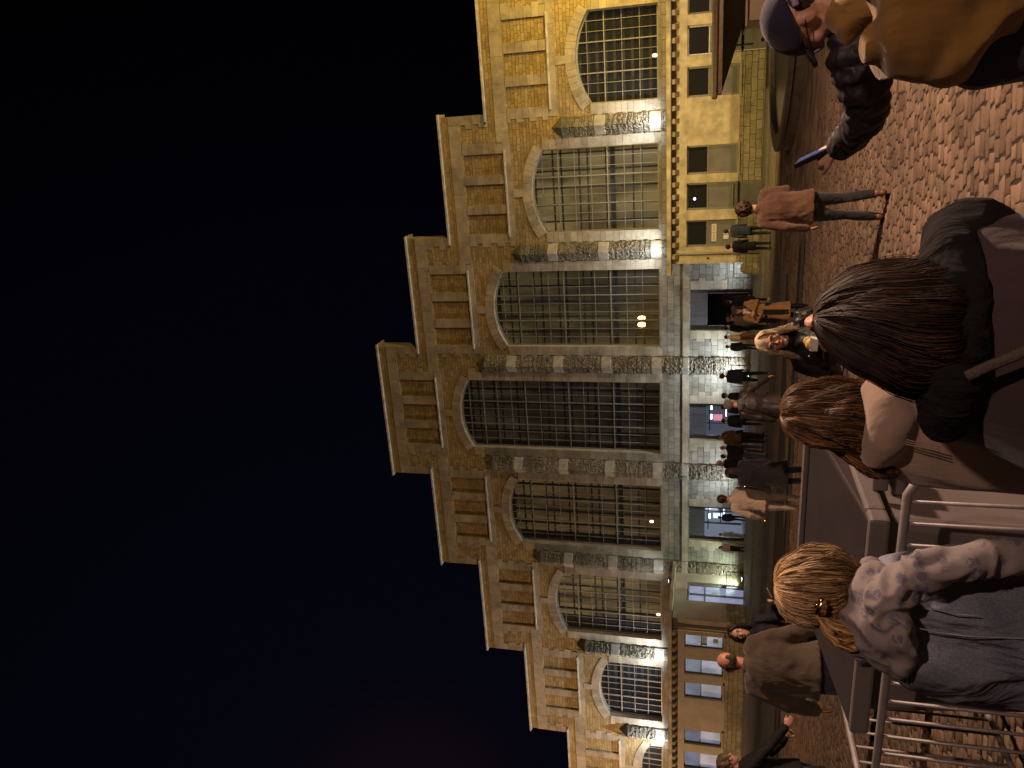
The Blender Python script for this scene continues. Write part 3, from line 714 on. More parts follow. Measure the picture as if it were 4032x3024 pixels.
# hewn setts around the camera, each stone modelled
def setts():
    b = MB(); vs = []; fs = []
    ux, uy = R0.x, R0.y; vx, vy = -uy, ux         # rows run across the view
    rows = 4.0; dpt = 4.0; r_i = 0
    while dpt < 24:
        rh = random.uniform(.09, .135); s_ = -(.56*dpt+1.2)+random.uniform(-.2, 0); send = .60*dpt+1.0
        while s_ < send:
            wd = random.uniform(.12, .25); a0, a1 = s_+.010, s_+wd-.010; d0, d1 = dpt+.010, dpt+rh-.010
            sk = random.uniform(-.012, .012)
            wob = .025*math.sin(s_*.9+dpt*.5)+.05*math.sin(s_*.23+1.7)
            cxy = lambda a, d: (a*ux+(d+wob)*vx, a*uy+(d+wob)*vy)
            px, py = cxy((a0+a1)/2, (d0+d1)/2)
            if not (19.75 < py < 21.25 or math.hypot(px-3.6, py-25.8) < 8.4):
                h = random.uniform(-.004, .004); tx, ty = random.uniform(-.015, .015), random.uniform(-.02, .02)
                n = len(vs); q = [(a0+sk, d0), (a1+sk, d0), (a1-sk, d1), (a0-sk, d1)]
                q = [(a+random.uniform(-.012, .012), d+random.uniform(-.008, .008)) for a, d in q]
                ca, cd = sum(p[0] for p in q)/4, sum(p[1] for p in q)/4
                for lev, (ins, zz) in enumerate(((0, -.05), (.0, -.010), (.008, -.002), (.028, .002))):
                    for a, d in q:
                        aa = a+(ca-a)*min(.9, ins/(wd/2)); dd = d+(cd-d)*min(.9, ins/(rh/2))
                        X, Y_ = cxy(aa, dd); z = gz(Y_)+zz+h+(aa-ca)*tx+(dd-cd)*ty if lev else gz(Y_)-.05
                        vs.append((X, Y_, z))
                for L in range(3):
                    for k in range(4): fs.append((n+L*4+k, n+L*4+(k+1) % 4, n+L*4+4+(k+1) % 4, n+L*4+4+k))
                fs.append((n+12, n+13, n+14, n+15))
            s_ += wd
        dpt += rh
    b.v = vs; b.f = fs; b.mi = [0]*len(fs)
    return b
sm = islands('hewn_sett', [(0, (.14, .095, .066)), (.35, (.21, .145, .10)), (.7, (.265, .185, .125)), (1, (.165, .12, .09))], .88, .6, 24, .5, .18)
tag(setts().build('cobblestone_paving', sm, smooth=True), kind='structure')

# ring of larger paving around the round basin
b = MB(); cx0, cy0 = 3.6, 25.8; rr = 5.05
while rr < 8.3:
    dr_ = .36; n = int(2*math.pi*rr/.62); off = random.random()
    for k in range(n):
        a0 = 2*math.pi*(k+off)/n+.012/rr; a1 = 2*math.pi*(k+1+off)/n-.012/rr; h = random.uniform(-.006, .006)
        if not (math.pi*.75 < (a0 % (2*math.pi)) < math.pi*1.75): continue
        q = [(rr+.012, a0), (rr+.012, a1), (rr+dr_-.012, a1), (rr+dr_-.012, a0)]; p = [(cx0+r_*math.cos(a), cy0+r_*math.sin(a)) for r_, a in q]
        b.add([(x, y, gz(y)-.04) for x, y in p]+[(x, y, gz(y)+h+.005) for x, y in p], [(4, 5, 6, 7)]+[(j, (j+1) % 4, (j+1) % 4+4, j+4) for j in range(4)])
    rr += dr_
tag(b.build('ring_paving', sm, bevel=0), kind='structure')

bas = empty('basin', (cx0, cy0, gz(25)), label='low round basin with a dark stone rim and bluish cover on the square at right', cat='basin')
b = MB(); b.lathe(0, 0, [(5.0, -.05), (5.0, .1), (4.94, .12), (4.94, .28), (5.02, .3), (5.02, .38), (4.95, .4), (4.55, .4), (4.5, .38), (4.5, .2)], 96); b.build('rim', plain('dark_basin_stone', (.10, .075, .055), .7, 0, .4, 4, .4, 14), bas)
b = MB(); b.lathe(0, 0, [(4.5, .25), (.01, .27)], 96); b.build('water', plain('dark_water', (.016, .022, .06), .35, 0, .4, 2, .3, 3), bas)

# kiosk with a flat canopy behind the basin
kx, ky = 6.2, 33.4
kio = empty('kiosk', (kx, ky, gz(ky)), label='kiosk with a flat brown canopy flaring over beige walls, beside the yellow annex', cat='kiosk')
b = MB(); b.box(-5.9, 4, -2.9, 2.6, 2.14, 2.36); b.build('canopy', plain('canopy_brown', (.075, .05, .035), .6, 0, .2), kio, bevel=.05)
b = MB(); b.box(-5.75, 4, -2.8, 2.5, 1.98, 2.14); b.build('fascia', plain('fascia_tan', (.30, .20, .15), .6, 0, .2), kio, bevel=.02)
b = MB(); b.add([(-5.7, -2.75, 1.98), (4, -2.75, 1.98), (4, 2.4, 1.98), (-5.7, 2.4, 1.98), (-3.2, -1.2, 1.2), (4, -1.2, 1.2), (4, 2.2, 1.2), (-3.2, 2.2, 1.2)],
    [(0, 1, 5, 4), (3, 0, 4, 7), (4, 5, 6, 7), (2, 3, 7, 6)]); b.build('soffit', plain('soffit_brown', (.06, .042, .03), .7, 0, .2), kio)
b = MB(); b.box(-3.3, 4, -1.25, 2.2, -.05, 1.2); b.box(-3.5, 4, -1.4, 2.2, 1.12, 1.2); b.build('wall', plain('kiosk_beige', (.28, .2, .15), .6, 0, .1), kio, bevel=.01)

# ------------------------------------------------------------------ wheelie bin and barriers
BINP = plain('bin_grey_plastic', (.135, .118, .116), .5, 0, .12, 3, .12, 60)
BIND = plain('bin_dark_plastic', (.035, .03, .034), .38, 0, .15, 3, .08, 60)
bin_ = empty('waste_container', (-2.66, 4.44, gz(4)), math.radians(-1), label='large grey four-wheeled waste container with a flat dark lid behind the barrier', cat='waste container')
W2_, D2_ = .68, .72
b = MB()
b.add([(-.56,-.55,.28),(.56,-.55,.28),(.56,.6,.28),(-.56,.6,.28),(-.62,-.62,1.2),(.62,-.62,1.2),(.62,.66,1.2),(-.62,.66,1.2)],[(0,3,2,1),(4,5,6,7),(0,1,5,4),(1,2,6,5),(2,3,7,6),(3,0,4,7)])
b.build('body', BINP, bin_, bevel=.05)
b = MB(); 
for (a, c, d, e_) in ((-W2_, W2_, -D2_, -.6), (-W2_, W2_, .64, D2_+.04), (-W2_, -.58, -.6, .64), (.58, W2_, -.6, .64)): b.box(a, c, d, e_, 1.2, 1.3)
b.build('rim', BINP, bin_, bevel=.018)
b = MB(); b.add([(-.66,-.69,1.302),(.66,-.69,1.302),(.66,.5,1.44),(-.66,.5,1.44),(-.66,.76,1.40),(.66,.76,1.40),(-.66,.76,1.30),(.66,.76,1.30),(-.66,-.69,1.285),(.66,-.69,1.285)],
    [(0,1,2,3),(3,2,5,4),(4,5,7,6),(8,9,1,0),(0,3,4,6,8),(9,7,5,2,1)]); b.build('lid', BIND, bin_, bevel=.02)
b = MB(); b.box(-.67, .67, .52, .60, 1.44, 1.475); b.build('lid_edge', BINP, bin_, bevel=.01)
for sx in (1, -1):
    b = MB()
    b.box(sx*.68, sx*.80, -.42, -.38, 1.16, 1.24); b.box(sx*.68, sx*.80, -.06, -.02, 1.16, 1.24); b.box(sx*.78, sx*.82, -.42, -.02, 1.14, 1.25)
    b.box(sx*.62, sx*.8, -.34, -.1, 1.06, 1.13)
    b.build('handle', BINP, bin_, bevel=.012)
b = MB()   # dark curved trunnion cover on the side wall
n = 14; pr = [(.33*math.cos(math.pi*k/n)+.28, 1.17-.30*math.sin(math.pi*k/n)) for k in range(n+1)]
vs = [(.625, y, z) for y, z in pr]+[(.70, (y-.28)*.8+.28, 1.17+(z-1.17)*.8) for y, z in pr]
b.add(vs, [(k, k+1, k+n+2, k+n+1) for k in range(n)]+[tuple(range(n+1, 2*n+2))]); b.build('side_cover', plain('black_gloss', (.03, .03, .032), .12, 0, .1), bin_, smooth=False, bevel=.01)
b = MB(); b.tube([(-.5, .8, 1.40), (.45, .8, 1.40)], [.016, .016], 10)
b.tube([(-.5, .8, 1.40), (-.5, .74, 1.33)], [.016, .016], 8); b.tube([(.45, .8, 1.40), (.45, .74, 1.33)], [.016, .016], 8); b.build('lid_bar', MATS['black_gloss'], bin_, smooth=True)
for (x, y) in ((-.48, -.45), (.48, -.45), (-.48, .5), (.48, .5)):
    b = MB(); b.tube([(x-.025, y, .1), (x+.025, y, .1)], [.1, .1], 20); wv = b.build('wheel', plain('rubber', (.02, .02, .02), .7), bin_, smooth=False)
    b = MB(); b.box(x-.04, x+.04, y-.03, y+.03, .12, .29); b.build('wheel_fork', MATS['brushed_steel'] if 'brushed_steel' in MATS else pale_metal, wv)
STEEL = plain('galvanised_tube', (.27, .25, .25), .58, .3, .2, 12, .15, 60)
def barrier(x, y, rz, label, ln=2.3, nb=17, h=1.12):
    r_ = empty('crowd_barrier', (x, y, gz(y)), rz, label=label, cat='crowd barrier', group='steel crowd barriers')
    b = MB(); rad = .06; a = ln/2
    pts = [(-a, 0, .2), (-a, 0, h-.08), (-a+.025, 0, h-.025), (-a+.08, 0, h), (a-.08, 0, h), (a-.025, 0, h-.025), (a, 0, h-.08), (a, 0, .2), ]
    b.tube(pts, [.021]*8, 12, lat=(0, 1, 0)); b.tube([(-a, 0, .2), (a, 0, .2)], [.019]*2, 12); b.build('frame', STEEL, r_, smooth=True)
    for k in range(nb):
        xx = -a+(k+1)*ln/(nb+1); b = MB(); b.tube([(xx, 0, .2), (xx, 0, h)], [.0095]*2, 8, cap=False); b.build('bar', STEEL, r_, smooth=True)
    for s_ in (-1, 1):
        b = MB(); b.box(s_*(a-.25)-.025, s_*(a-.25)+.025, -.3, .3, .0, .012); b.box(s_*(a-.25)-.02, s_*(a-.25)+.02, -.012, .012, .012, .19); b.build('foot', STEEL, r_)
    return r_
p = Vector((-1.72, 3.40, 0)); q = Vector((-3.65, 3.50, 0))
barrier(-2.80, 3.50, math.radians(-1.5), 'steel crowd barrier in front of the grey waste container', ln=2.3, nb=19, h=1.20)
barrier(-4.07, 4.55, R(90), 'steel crowd barrier running back beside the left end of the waste container', ln=2.1, nb=15, h=1.13)
barrier(-2.45, 5.95, R(2), 'steel crowd barrier standing behind the waste container', ln=2.1, nb=15, h=1.1)

# ------------------------------------------------------------------ people
SKIN = plain('skin', (.46, .26, .18), .5, 0, .12, 30, .08, 120, spec=.4)
SKIN_R = plain('ruddy_skin', (.50, .22, .14), .5, 0, .15, 30, .08, 120)
BLACK = cloth('black_cloth', (.009, .009, .011), .8, .6, sheen=0)
NAVY = cloth('navy_cloth', (.018, .022, .04), .85, .6)
CHAR = cloth('charcoal_cloth', (.011, .010, .012), .85, .6)
LEATHER = plain('black_leather', (.012, .011, .011), .32, 0, .2, 8, .5, 14)
BRLEATHER = plain('dark_leather', (.028, .021, .018), .5, 0, .2, 8, .4, 12)
BROWN = cloth('brown_cloth', (.095, .048, .025), .9, .6)
DKBROWN = cloth('dark_brown_cloth', (.062, .044, .030), .9, .6, 6)
CAMEL = cloth('camel_wool', (.30, .165, .055), .9, .4)
CREAM = cloth('cream_cloth', (.48, .38, .29), .9, .6)
GREY = cloth('grey_knit', (.12, .11, .115), .95, .5)
JEANS = cloth('blue_jeans', (.035, .045, .075), .9, .6)
RED = cloth('dark_red_cloth', (.14, .03, .025), .9, .5)
TANC = cloth('tan_hoodie', (.31, .22, .17), .95, .35, 5, 180)
MUST = cloth('mustard_cloth', (.22, .125, .03), .9, .8, 5)
WHITE = cloth('white_cloth', (.6, .56, .52), .9, .4)
SHOE = plain('shoe_black', (.015, .014, .014), .5)
SHOEB = plain('shoe_brown', (.16, .07, .03), .5)
SHOEW = plain('shoe_white', (.5, .47, .43), .6)
LENS = glass('spectacle_lens', (.1, .1, .1), .12, .05)

def hair_mat(name, dark, mid, light, rough=.38, spec=.3):
    t = NT(name); t.b.inputs['Roughness'].default_value = rough+.14; t.b.inputs['Specular IOR Level'].default_value = spec
    g = t.n('NewGeometry'); v = t.co((9, 9, .6)); no = t.n('TexNoise', Scale=1.0, Detail=3.0); t.l(v, no.inputs['Vector'])
    c1 = t.ramp(g.outputs['Random Per Island'], [(0, dark), (.55, mid), (1, light)])
    c2 = t.ramp(no.outputs['Fac'], [(.36, (.6,)*3), (.62, (1.15,)*3)])
    t.l(t.mix(c1, c2, 1.0, 'MULTIPLY'), t.b.inputs['Base Color']); MATS[name] = t.m; return t.m
H_DARK = hair_mat('dark_hair', (.010, .007, .006), (.022, .015, .011), (.045, .028, .018))
H_BROWN = hair_mat('brown_hair', (.022, .011, .006), (.055, .027, .013), (.12, .06, .027))
H_CHEST = hair_mat('chestnut_hair', (.04, .02, .01), (.10, .05, .022), (.26, .14, .055))
H_BLOND = hair_mat('blonde_hair', (.16, .085, .03), (.42, .26, .11), (.75, .52, .28))
H_ASH = hair_mat('pale_blonde_hair', (.35, .25, .15), (.58, .45, .28), (.8, .66, .46))

J0 = dict(hipL=(-.09, 0, .93), hipR=(.09, 0, .93), kneeL=(-.10, .02, .50), kneeR=(.10, .02, .50), ankL=(-.11, -.03, .09), ankR=(.11, -.03, .09),
          shL=(-.175, 0, 1.43), shR=(.175, 0, 1.43), elL=(-.23, -.03, 1.14), elR=(.23, -.03, 1.14), wrL=(-.25, .05, .90), wrR=(.25, .05, .90),
          neck=(0, -.01, 1.47), head=(0, .02, 1.64))
def hand_parts(w, e, s=1, curl=.6, side=1, up=None, spread=.0, d_override=None):
    "palm plus five separate bent fingers; w wrist, e elbow"
    w = Vector(w); d = (w-Vector(e)).normalized() if d_override is None else Vector(d_override).normalized()
    up = Vector(up) if up is not None else Vector((side, 0, 0)); n = (up-d*up.dot(d)).normalized()   # n: back of hand
    t = d.cross(n).normalized()*1.0                                                              # across the palm
    out = [loft([w-d*.03*s, w+d*.02*s, w+d*.055*s, w+d*.09*s], [(.028*s, .021*s), (.032*s, .018*s), (.042*s, .016*s), (.041*s, .014*s)], 12, lat=t)]
    for k, (o, ln) in enumerate(((-.030, .068), (-.010, .078), (.010, .074), (.029, .058))):
        b = w+d*.088*s+t*o*s; dd = d+t*spread*o*18; p = [b]; a = 0
        for j, f in enumerate((.45, .32, .23)):
            a += curl*(.7 if j == 0 else .9); q = (dd*math.cos(a)-n*math.sin(a)); p.append(p[-1]+q*ln*f*s)
        out.append(loft([p[0]-d*.015*s]+p, [.0095*s, .0092*s, .0085*s, .0078*s, .0068*s], 8))
    b = w+d*.03*s-t*.026*s; q1 = (d*.75-t*.6-n*.25).normalized(); q2 = (d*.95-t*.1-n*.4*(1+curl)*.6).normalized()
    out.append(loft([b, b+q1*.042*s, b+q1*.042*s+q2*.03*s, b+q1*.042*s+q2*.052*s], [.013*s, .011*s, .0098*s, .0075*s], 8))
    return out
def head_parts(h, nk, yaw=0, tilt=0, s=1, face=True):
    "skull, jaw, nose, ears, neck: faces +y turned by yaw (right positive) and nodding by tilt (down positive)"
    M = Matrix.Rotation(-yaw, 3, 'Z') @ Matrix.Rotation(-tilt, 3, 'X'); h = Vector(h)
    def P(x, y, z): return h+M @ Vector((x*s, y*s, z*s))
    o = [ball(P(0, -.012, .022), (.076*s, .094*s, .094*s), 16, 10, M), ball(P(0, .025, -.035), (.058*s, .062*s, .075*s), 14, 8, M),
         ball(P(0, .055, -.085), (.030*s, .026*s, .024*s), 10, 6, M)]
    o.append(loft([Vector(nk)+Vector((0, -.01, -.06)), Vector(nk)+Vector((0, 0, .02)), P(0, -.025, -.06)], [.07, .055, .054], 12))
    if face:
        o.append(loft([P(0, .086, .012), P(0, .100, -.012), P(0, .104, -.028)], [.007*s, .010*s, .0135*s], 8))
        for sx in (-1, 1):
            o.append(ball(P(sx*.008, .094, -.030), (.010*s, .010*s, .008*s), 8, 5, M))
            o.append(ball(P(sx*.040, .062, -.022), (.024*s, .022*s, .024*s), 8, 6, M))      # cheeks
            o.append(loft([P(sx*.012, .084, .024), P(sx*.032, .083, .030), P(sx*.052, .068, .024)], [.007*s]*3, 6))  # brow
            o.append(ball(P(sx*.078, -.012, -.008), (.010*s, .020*s, .032*s), 8, 6, M))      # ears
        o.append(ball(P(0, .082, -.058), (.024*s, .013*s, .0085*s), 10, 6, M))
    return o, P, M
def face_details(P, M, s, par, glasses=False, lip=(.38, .12, .10)):
    wm = plain('eye_white', (.65, .6, .56), .3); im = plain('iris', (.035, .022, .015), .15); br = plain('eyebrow', (.06, .035, .02), .8)
    lm = plain('lips', lip, .4)
    for sx in (-1, 1):
        b = MB(); b.add(*ball(P(sx*.031, .0745, .004), (.0135*s, .010*s, .0085*s), 12, 8, M)); e_ = b.build('eye', wm, par, smooth=True)
        b = MB(); b.add(*ball(P(sx*.031, .0815, .004), (.0062*s, .004*s, .0062*s), 10, 6, M)); b.build('iris', im, e_, smooth=True)
        b = MB(); b.tube([P(sx*.016, .0885, .026), P(sx*.033, .0875, .0315), P(sx*.050, .075, .027)], [.0026*s, .0034*s, .0018*s], 6); b.build('eyebrow', br, par, smooth=True)
        b = MB(); b.tube([P(sx*.018, .0835, .0105), P(sx*.031, .0865, .0145), P(sx*.045, .078, .0095)], [.0018*s, .0024*s, .0018*s], 6); b.build('eyelid', br, par, smooth=True)
    b = MB(); b.tube([P(-.025, .085, -.058), P(-.009, .0955, -.0545), P(0, .0955, -.0562), P(.009, .0955, -.0545), P(.025, .085, -.058)], [.0015*s, .0034*s, .0032*s, .0034*s, .0015*s], 6)
    b.tube([P(-.022, .085, -.061), P(0, .0955, -.066), P(.022, .085, -.061)], [.0015*s, .0045*s, .0015*s], 6); b.build('lips', lm, par, smooth=True)
    if glasses:
        b = MB(); gm = plain('spectacle_frame', (.012, .012, .012), .25)
        for sx in (-1, 1):
            c = Vector((sx*.034, .102, .0)); pts = []
            for k in range(17):
                a = 2*math.pi*k/16; ca, sa = math.cos(a), math.sin(a)
                pts.append(P(c.x+.026*math.copysign(abs(ca)**.7, ca), c.y-.004*abs(ca), c.z+.021*math.copysign(abs(sa)**.7, sa)))
            b.tube(pts, [.0024*s]*17, 6, cap=False)
            b.tube([P(sx*.060, .098, .008), P(sx*.080, .05, .006), P(sx*.084, -.01, .0)], [.0024*s, .0022*s, .002*s], 6)
        b.tube([P(-.009, .101, .004), P(0, .105, .008), P(.009, .101, .004)], [.0022*s]*3, 6)
        g = b.build('spectacles', gm, par, smooth=True)
        for sx in (-1, 1):
            b = MB(); b.add(*ball(P(sx*.034, .101, 0), (.023*s, .0012, .018*s), 14, 8, M)); b.build('lens', LENS, g, smooth=True)

def person(label, x, y, face=0, h=1.75, top=BLACK, legs=BLACK, shoes=SHOE, hair='short', hmat=H_DARK, pose=None, coat=.92, lod=1, yaw=0, tilt=0, hat=None,
           skin=SKIN, bulk=1.0, skirt=False, hands=True, glasses=False, group=None, hood=None, z0=None, flare=0, hatmat=GREY, curl=.5, cname='jacket', wr=None, lname='trousers'):
    """face: 0 looks away from the camera (+y), degrees clockwise seen from above; coat = hem height; lod 0 far .. 2 near"""
    root = empty('person', (x, y, gz(y) if z0 is None else z0), R(-face), label=label, cat='person', group=group)
    k = h/1.75; J = {a: Vector(b) for a, b in J0.items()}
    for a, b in (pose or {}).items(): J[a] = Vector(b)
    for a in J: J[a] = J[a]*k
    vx = (.022, .014, .0085)[lod]; sm = (4, 5, 5)[lod]; B = bulk
    # body: one surface
    hp, P, M = head_parts(J['head'], J['neck'], R(yaw), R(tilt), k, lod > 0 or face > 90)
    pel = (J['hipL']+J['hipR'])/2; ch = (J['shL']+J['shR'])/2
    X = (J['shR']-J['shL']).normalized()
    parts = hp+[loft([pel-Vector((0, 0, .04)), pel+(ch-pel)*.35, pel+(ch-pel)*.75, ch+Vector((0, 0, .01))], [(.13*k, .09*k), (.115*k, .08*k), (.14*k, .09*k), (.12*k, .06*k)], 12, lat=X)]
    for s_ in 'LR':
        parts.append(loft([J['sh'+s_]-(J['sh'+s_]-ch)*.3, J['sh'+s_], J['el'+s_], J['wr'+s_]], [.045*k, .046*k, .036*k, .026*k], 10))
        parts.append(loft([J['hip'+s_], J['knee'+s_], J['ank'+s_]], [.075*k, .05*k, .036*k], 10))
        if hands and lod > 0: parts += hand_parts(J['wr'+s_], J['el'+s_], k, curl, 1 if s_ == 'R' else -1)
        else: parts.append(loft([J['wr'+s_], J['wr'+s_]+(J['wr'+s_]-J['el'+s_]).normalized()*.15*k], [(.03*k, .02*k), (.028*k, .014*k)], 8))
    body = fuse('body', parts, skin, root, (.016, .0095, .0055)[lod], 3)
    if lod > 0 and face > 90: face_details(P, M, k, body, glasses)
    # legs and shoes
    pr = []
    if skirt: pr.append(loft([pel+Vector((0, 0, .1*k)), pel-Vector((0, 0, .05)), (J['kneeL']+J['kneeR'])/2-Vector((0, 0, .05))], [(.15*k, .11*k), (.18*k, .14*k), (.17*k, .14*k)], 14, lat=X))
    for s_ in 'LR':
        kn, an = J['knee'+s_], J['ank'+s_]
        pr.append(loft([J['hip'+s_]+Vector((0, 0, .05)), J['hip'+s_]*.55+kn*.45, kn, kn*.45+an*.55, an+(kn-an)*.04], [(.098*k, .108*k), (.086*k, .092*k), (.064*k, .068*k), (.060*k, .066*k), (.052*k, .058*k)], 14, lat=(1, 0, 0)))
    pr.append(loft([pel+Vector((0, 0, .10*k)), pel-Vector((0, 0, .06*k))], [(.16*k, .115*k), (.165*k, .12*k)], 14, lat=X))
    fuse(lname, pr, legs, root, vx, sm, wrinkle=(0, .008, .008)[lod], wscale=11, seed=x)
    for s_ in 'LR':
        an = J['ank'+s_]; up = max(0, an.z-.09*k)
        b = MB(); b.add(*loft([an+Vector((0, -.045*k, -.045*k)), an+Vector((0, .03*k, -.04*k)), an+Vector((0, .12*k, -.055*k)), an+Vector((0, .185*k, -.062*k))],
                 [(.036*k, .042*k), (.042*k, .045*k), (.046*k, .03*k), (.036*k, .02*k)], 12, lat=(1, 0, 0)))
        b.add(*loft([an+Vector((0, -.01, -.04*k)), an+Vector((0, -.01, .03*k))], [.045*k, .046*k], 10)); b.build('shoe', shoes, root, smooth=True)
    # coat or jacket with sleeves
    hem = coat*k; low = pel.copy(); ax = (ch-pel); 
    tz = lambda z: pel+ax*((z-pel.z)/ax.z)
    pts = []; rad = []
    if hem < pel.z: pts.append(Vector((pel.x, pel.y, hem))); rad.append(((.20+flare)*k*B, (.15+flare*.8)*k*B))
    for z, rx, ry in ((.98, .175, .135), (1.10, .165, .125), (1.25, .19, .135), (1.38, .195, .125), (1.455, .135, .095), (1.49, .075, .075)):
        z *= k
        if z <= hem+.01 and hem >= pel.z: continue
        if not pts: pts.append(tz(hem)); rad.append((.182*k*B, .142*k*B))
        pts.append(tz(z)); rad.append((rx*k*B, ry*k*B))
    cl = [loft([pts[0]]+pts, [(rad[0][0]*.97, rad[0][1]*.97)]+rad, 20, lat=X, cap=False)] if False else [loft(pts, rad, 20, lat=X, cap=False)]
    for s_ in 'LR':
        sh, el, w_ = J['sh'+s_], J['el'+s_], J['wr'+s_]
        cl.append(loft([sh-(sh-ch)*.4+Vector((0, 0, .01)), sh, sh*.5+el*.5, el, el*.45+w_*.55, w_], [.07*k*B, .073*k*B, .064*k*B, .056*k*B, .050*k*B, .043*k*B], 14))
    cl.append(loft([J['neck']-Vector((0, 0, .04*k)), J['neck']+Vector((0, -.005, .035*k))], [.085*k, .070*k], 14))
    if hood is None or lod == 0: pass
    co = fuse(cname, cl, top, root, vx, sm, wrinkle=(0, .012, .014)[lod] if wr is None else wr, wscale=8, seed=x+y)
    if hood is not None:
        fuse('hood', [loft([J['neck']+Vector((-.09, .02, 0))*k, J['neck']+Vector((-.06, -.08, .01))*k, J['neck']+Vector((0, -.12, -.01))*k, J['neck']+Vector((.06, -.08, .01))*k, J['neck']+Vector((.09, .02, 0))*k], [.035*k, .05*k, .06*k, .05*k, .035*k], 12)], hood, root, vx, 4, wrinkle=.006)
    # hair and hats
    s = k
    if hat == 'beanie':
        b = MB(); vs, fs = ball(P(0, -.014, .045), (.088*s, .106*s, .088*s), 20, 12, M); b.add(vs, fs)
        b.add(*loft([P(0, -.014, .012), P(0, -.014, .048)], [(.092*s, .110*s), (.094*s, .112*s)], 20, lat=M @ Vector((1, 0, 0)))); b.build('beanie', hatmat, root, smooth=True)
    if hair == 'short' and hat is None:
        fuse('hair', [ball(P(0, -.024, .036), (.086*s, .098*s, .092*s), 16, 10, M), loft([P(0, -.085, .02), P(0, -.072, -.06)], [(.062*s, .03*s), (.045*s, .02*s)], 12, lat=M @ Vector((1, 0, 0)))], hmat, root, vx*.7, 2, wrinkle=.007, wscale=30, seed=x)
    if hair == 'balding':
        fuse('hair', [loft([P(-.074, .02, .0), P(-.07, -.05, .0), P(0, -.098, .0), P(.07, -.05, .0), P(.074, .02, .0)], [(.012*s, .038*s), (.014*s, .045*s), (.016*s, .05*s), (.014*s, .045*s), (.012*s, .038*s)], 10, lat=(M @ Vector((0, 1, 0))))], hmat, root, .008, 2, wrinkle=.004, wscale=40)
    if hair == 'bushy':
        fuse('hair', [ball(P(0, -.02, .035), (.10*s, .112*s, .105*s), 16, 10, M)], hmat, root, vx*.7, 1, wrinkle=.022, wscale=26, seed=x)
    if hair == 'bun':
        fuse('hair', [ball(P(0, -.024, .036), (.084*s, .098*s, .092*s), 16, 10, M), ball(P(0, -.12, .06), (.045*s,)*3)], hmat, root, vx*.7, 2, wrinkle=.006, wscale=30)
    if hair == 'long':
        pz = [loft([P(0, -.03, .10), P(0, -.04, .03), P(0, -.06, -.06), P(0, -.075, -.16), P(0, -.09, -.27)], [(.06*s, .05*s), (.094*s, .09*s), (.10*s, .07*s), (.10*s, .045*s), (.085*s, .03*s)], 16, lat=M @ Vector((1, 0, 0)))]
        for sx in (-1, 1): pz.append(loft([P(sx*.03, .05, .11), P(sx*.078, .035, .04), P(sx*.092, .02, -.05), P(sx*.095, .0, -.18)], [.022*s, .03*s, .03*s, .022*s], 10))
        fuse('hair', pz, hmat, root, vx*.7, 2, wrinkle=.006, wscale=24, wstretch=(1, 1, .2), seed=x)
    return root, J, P, M, k

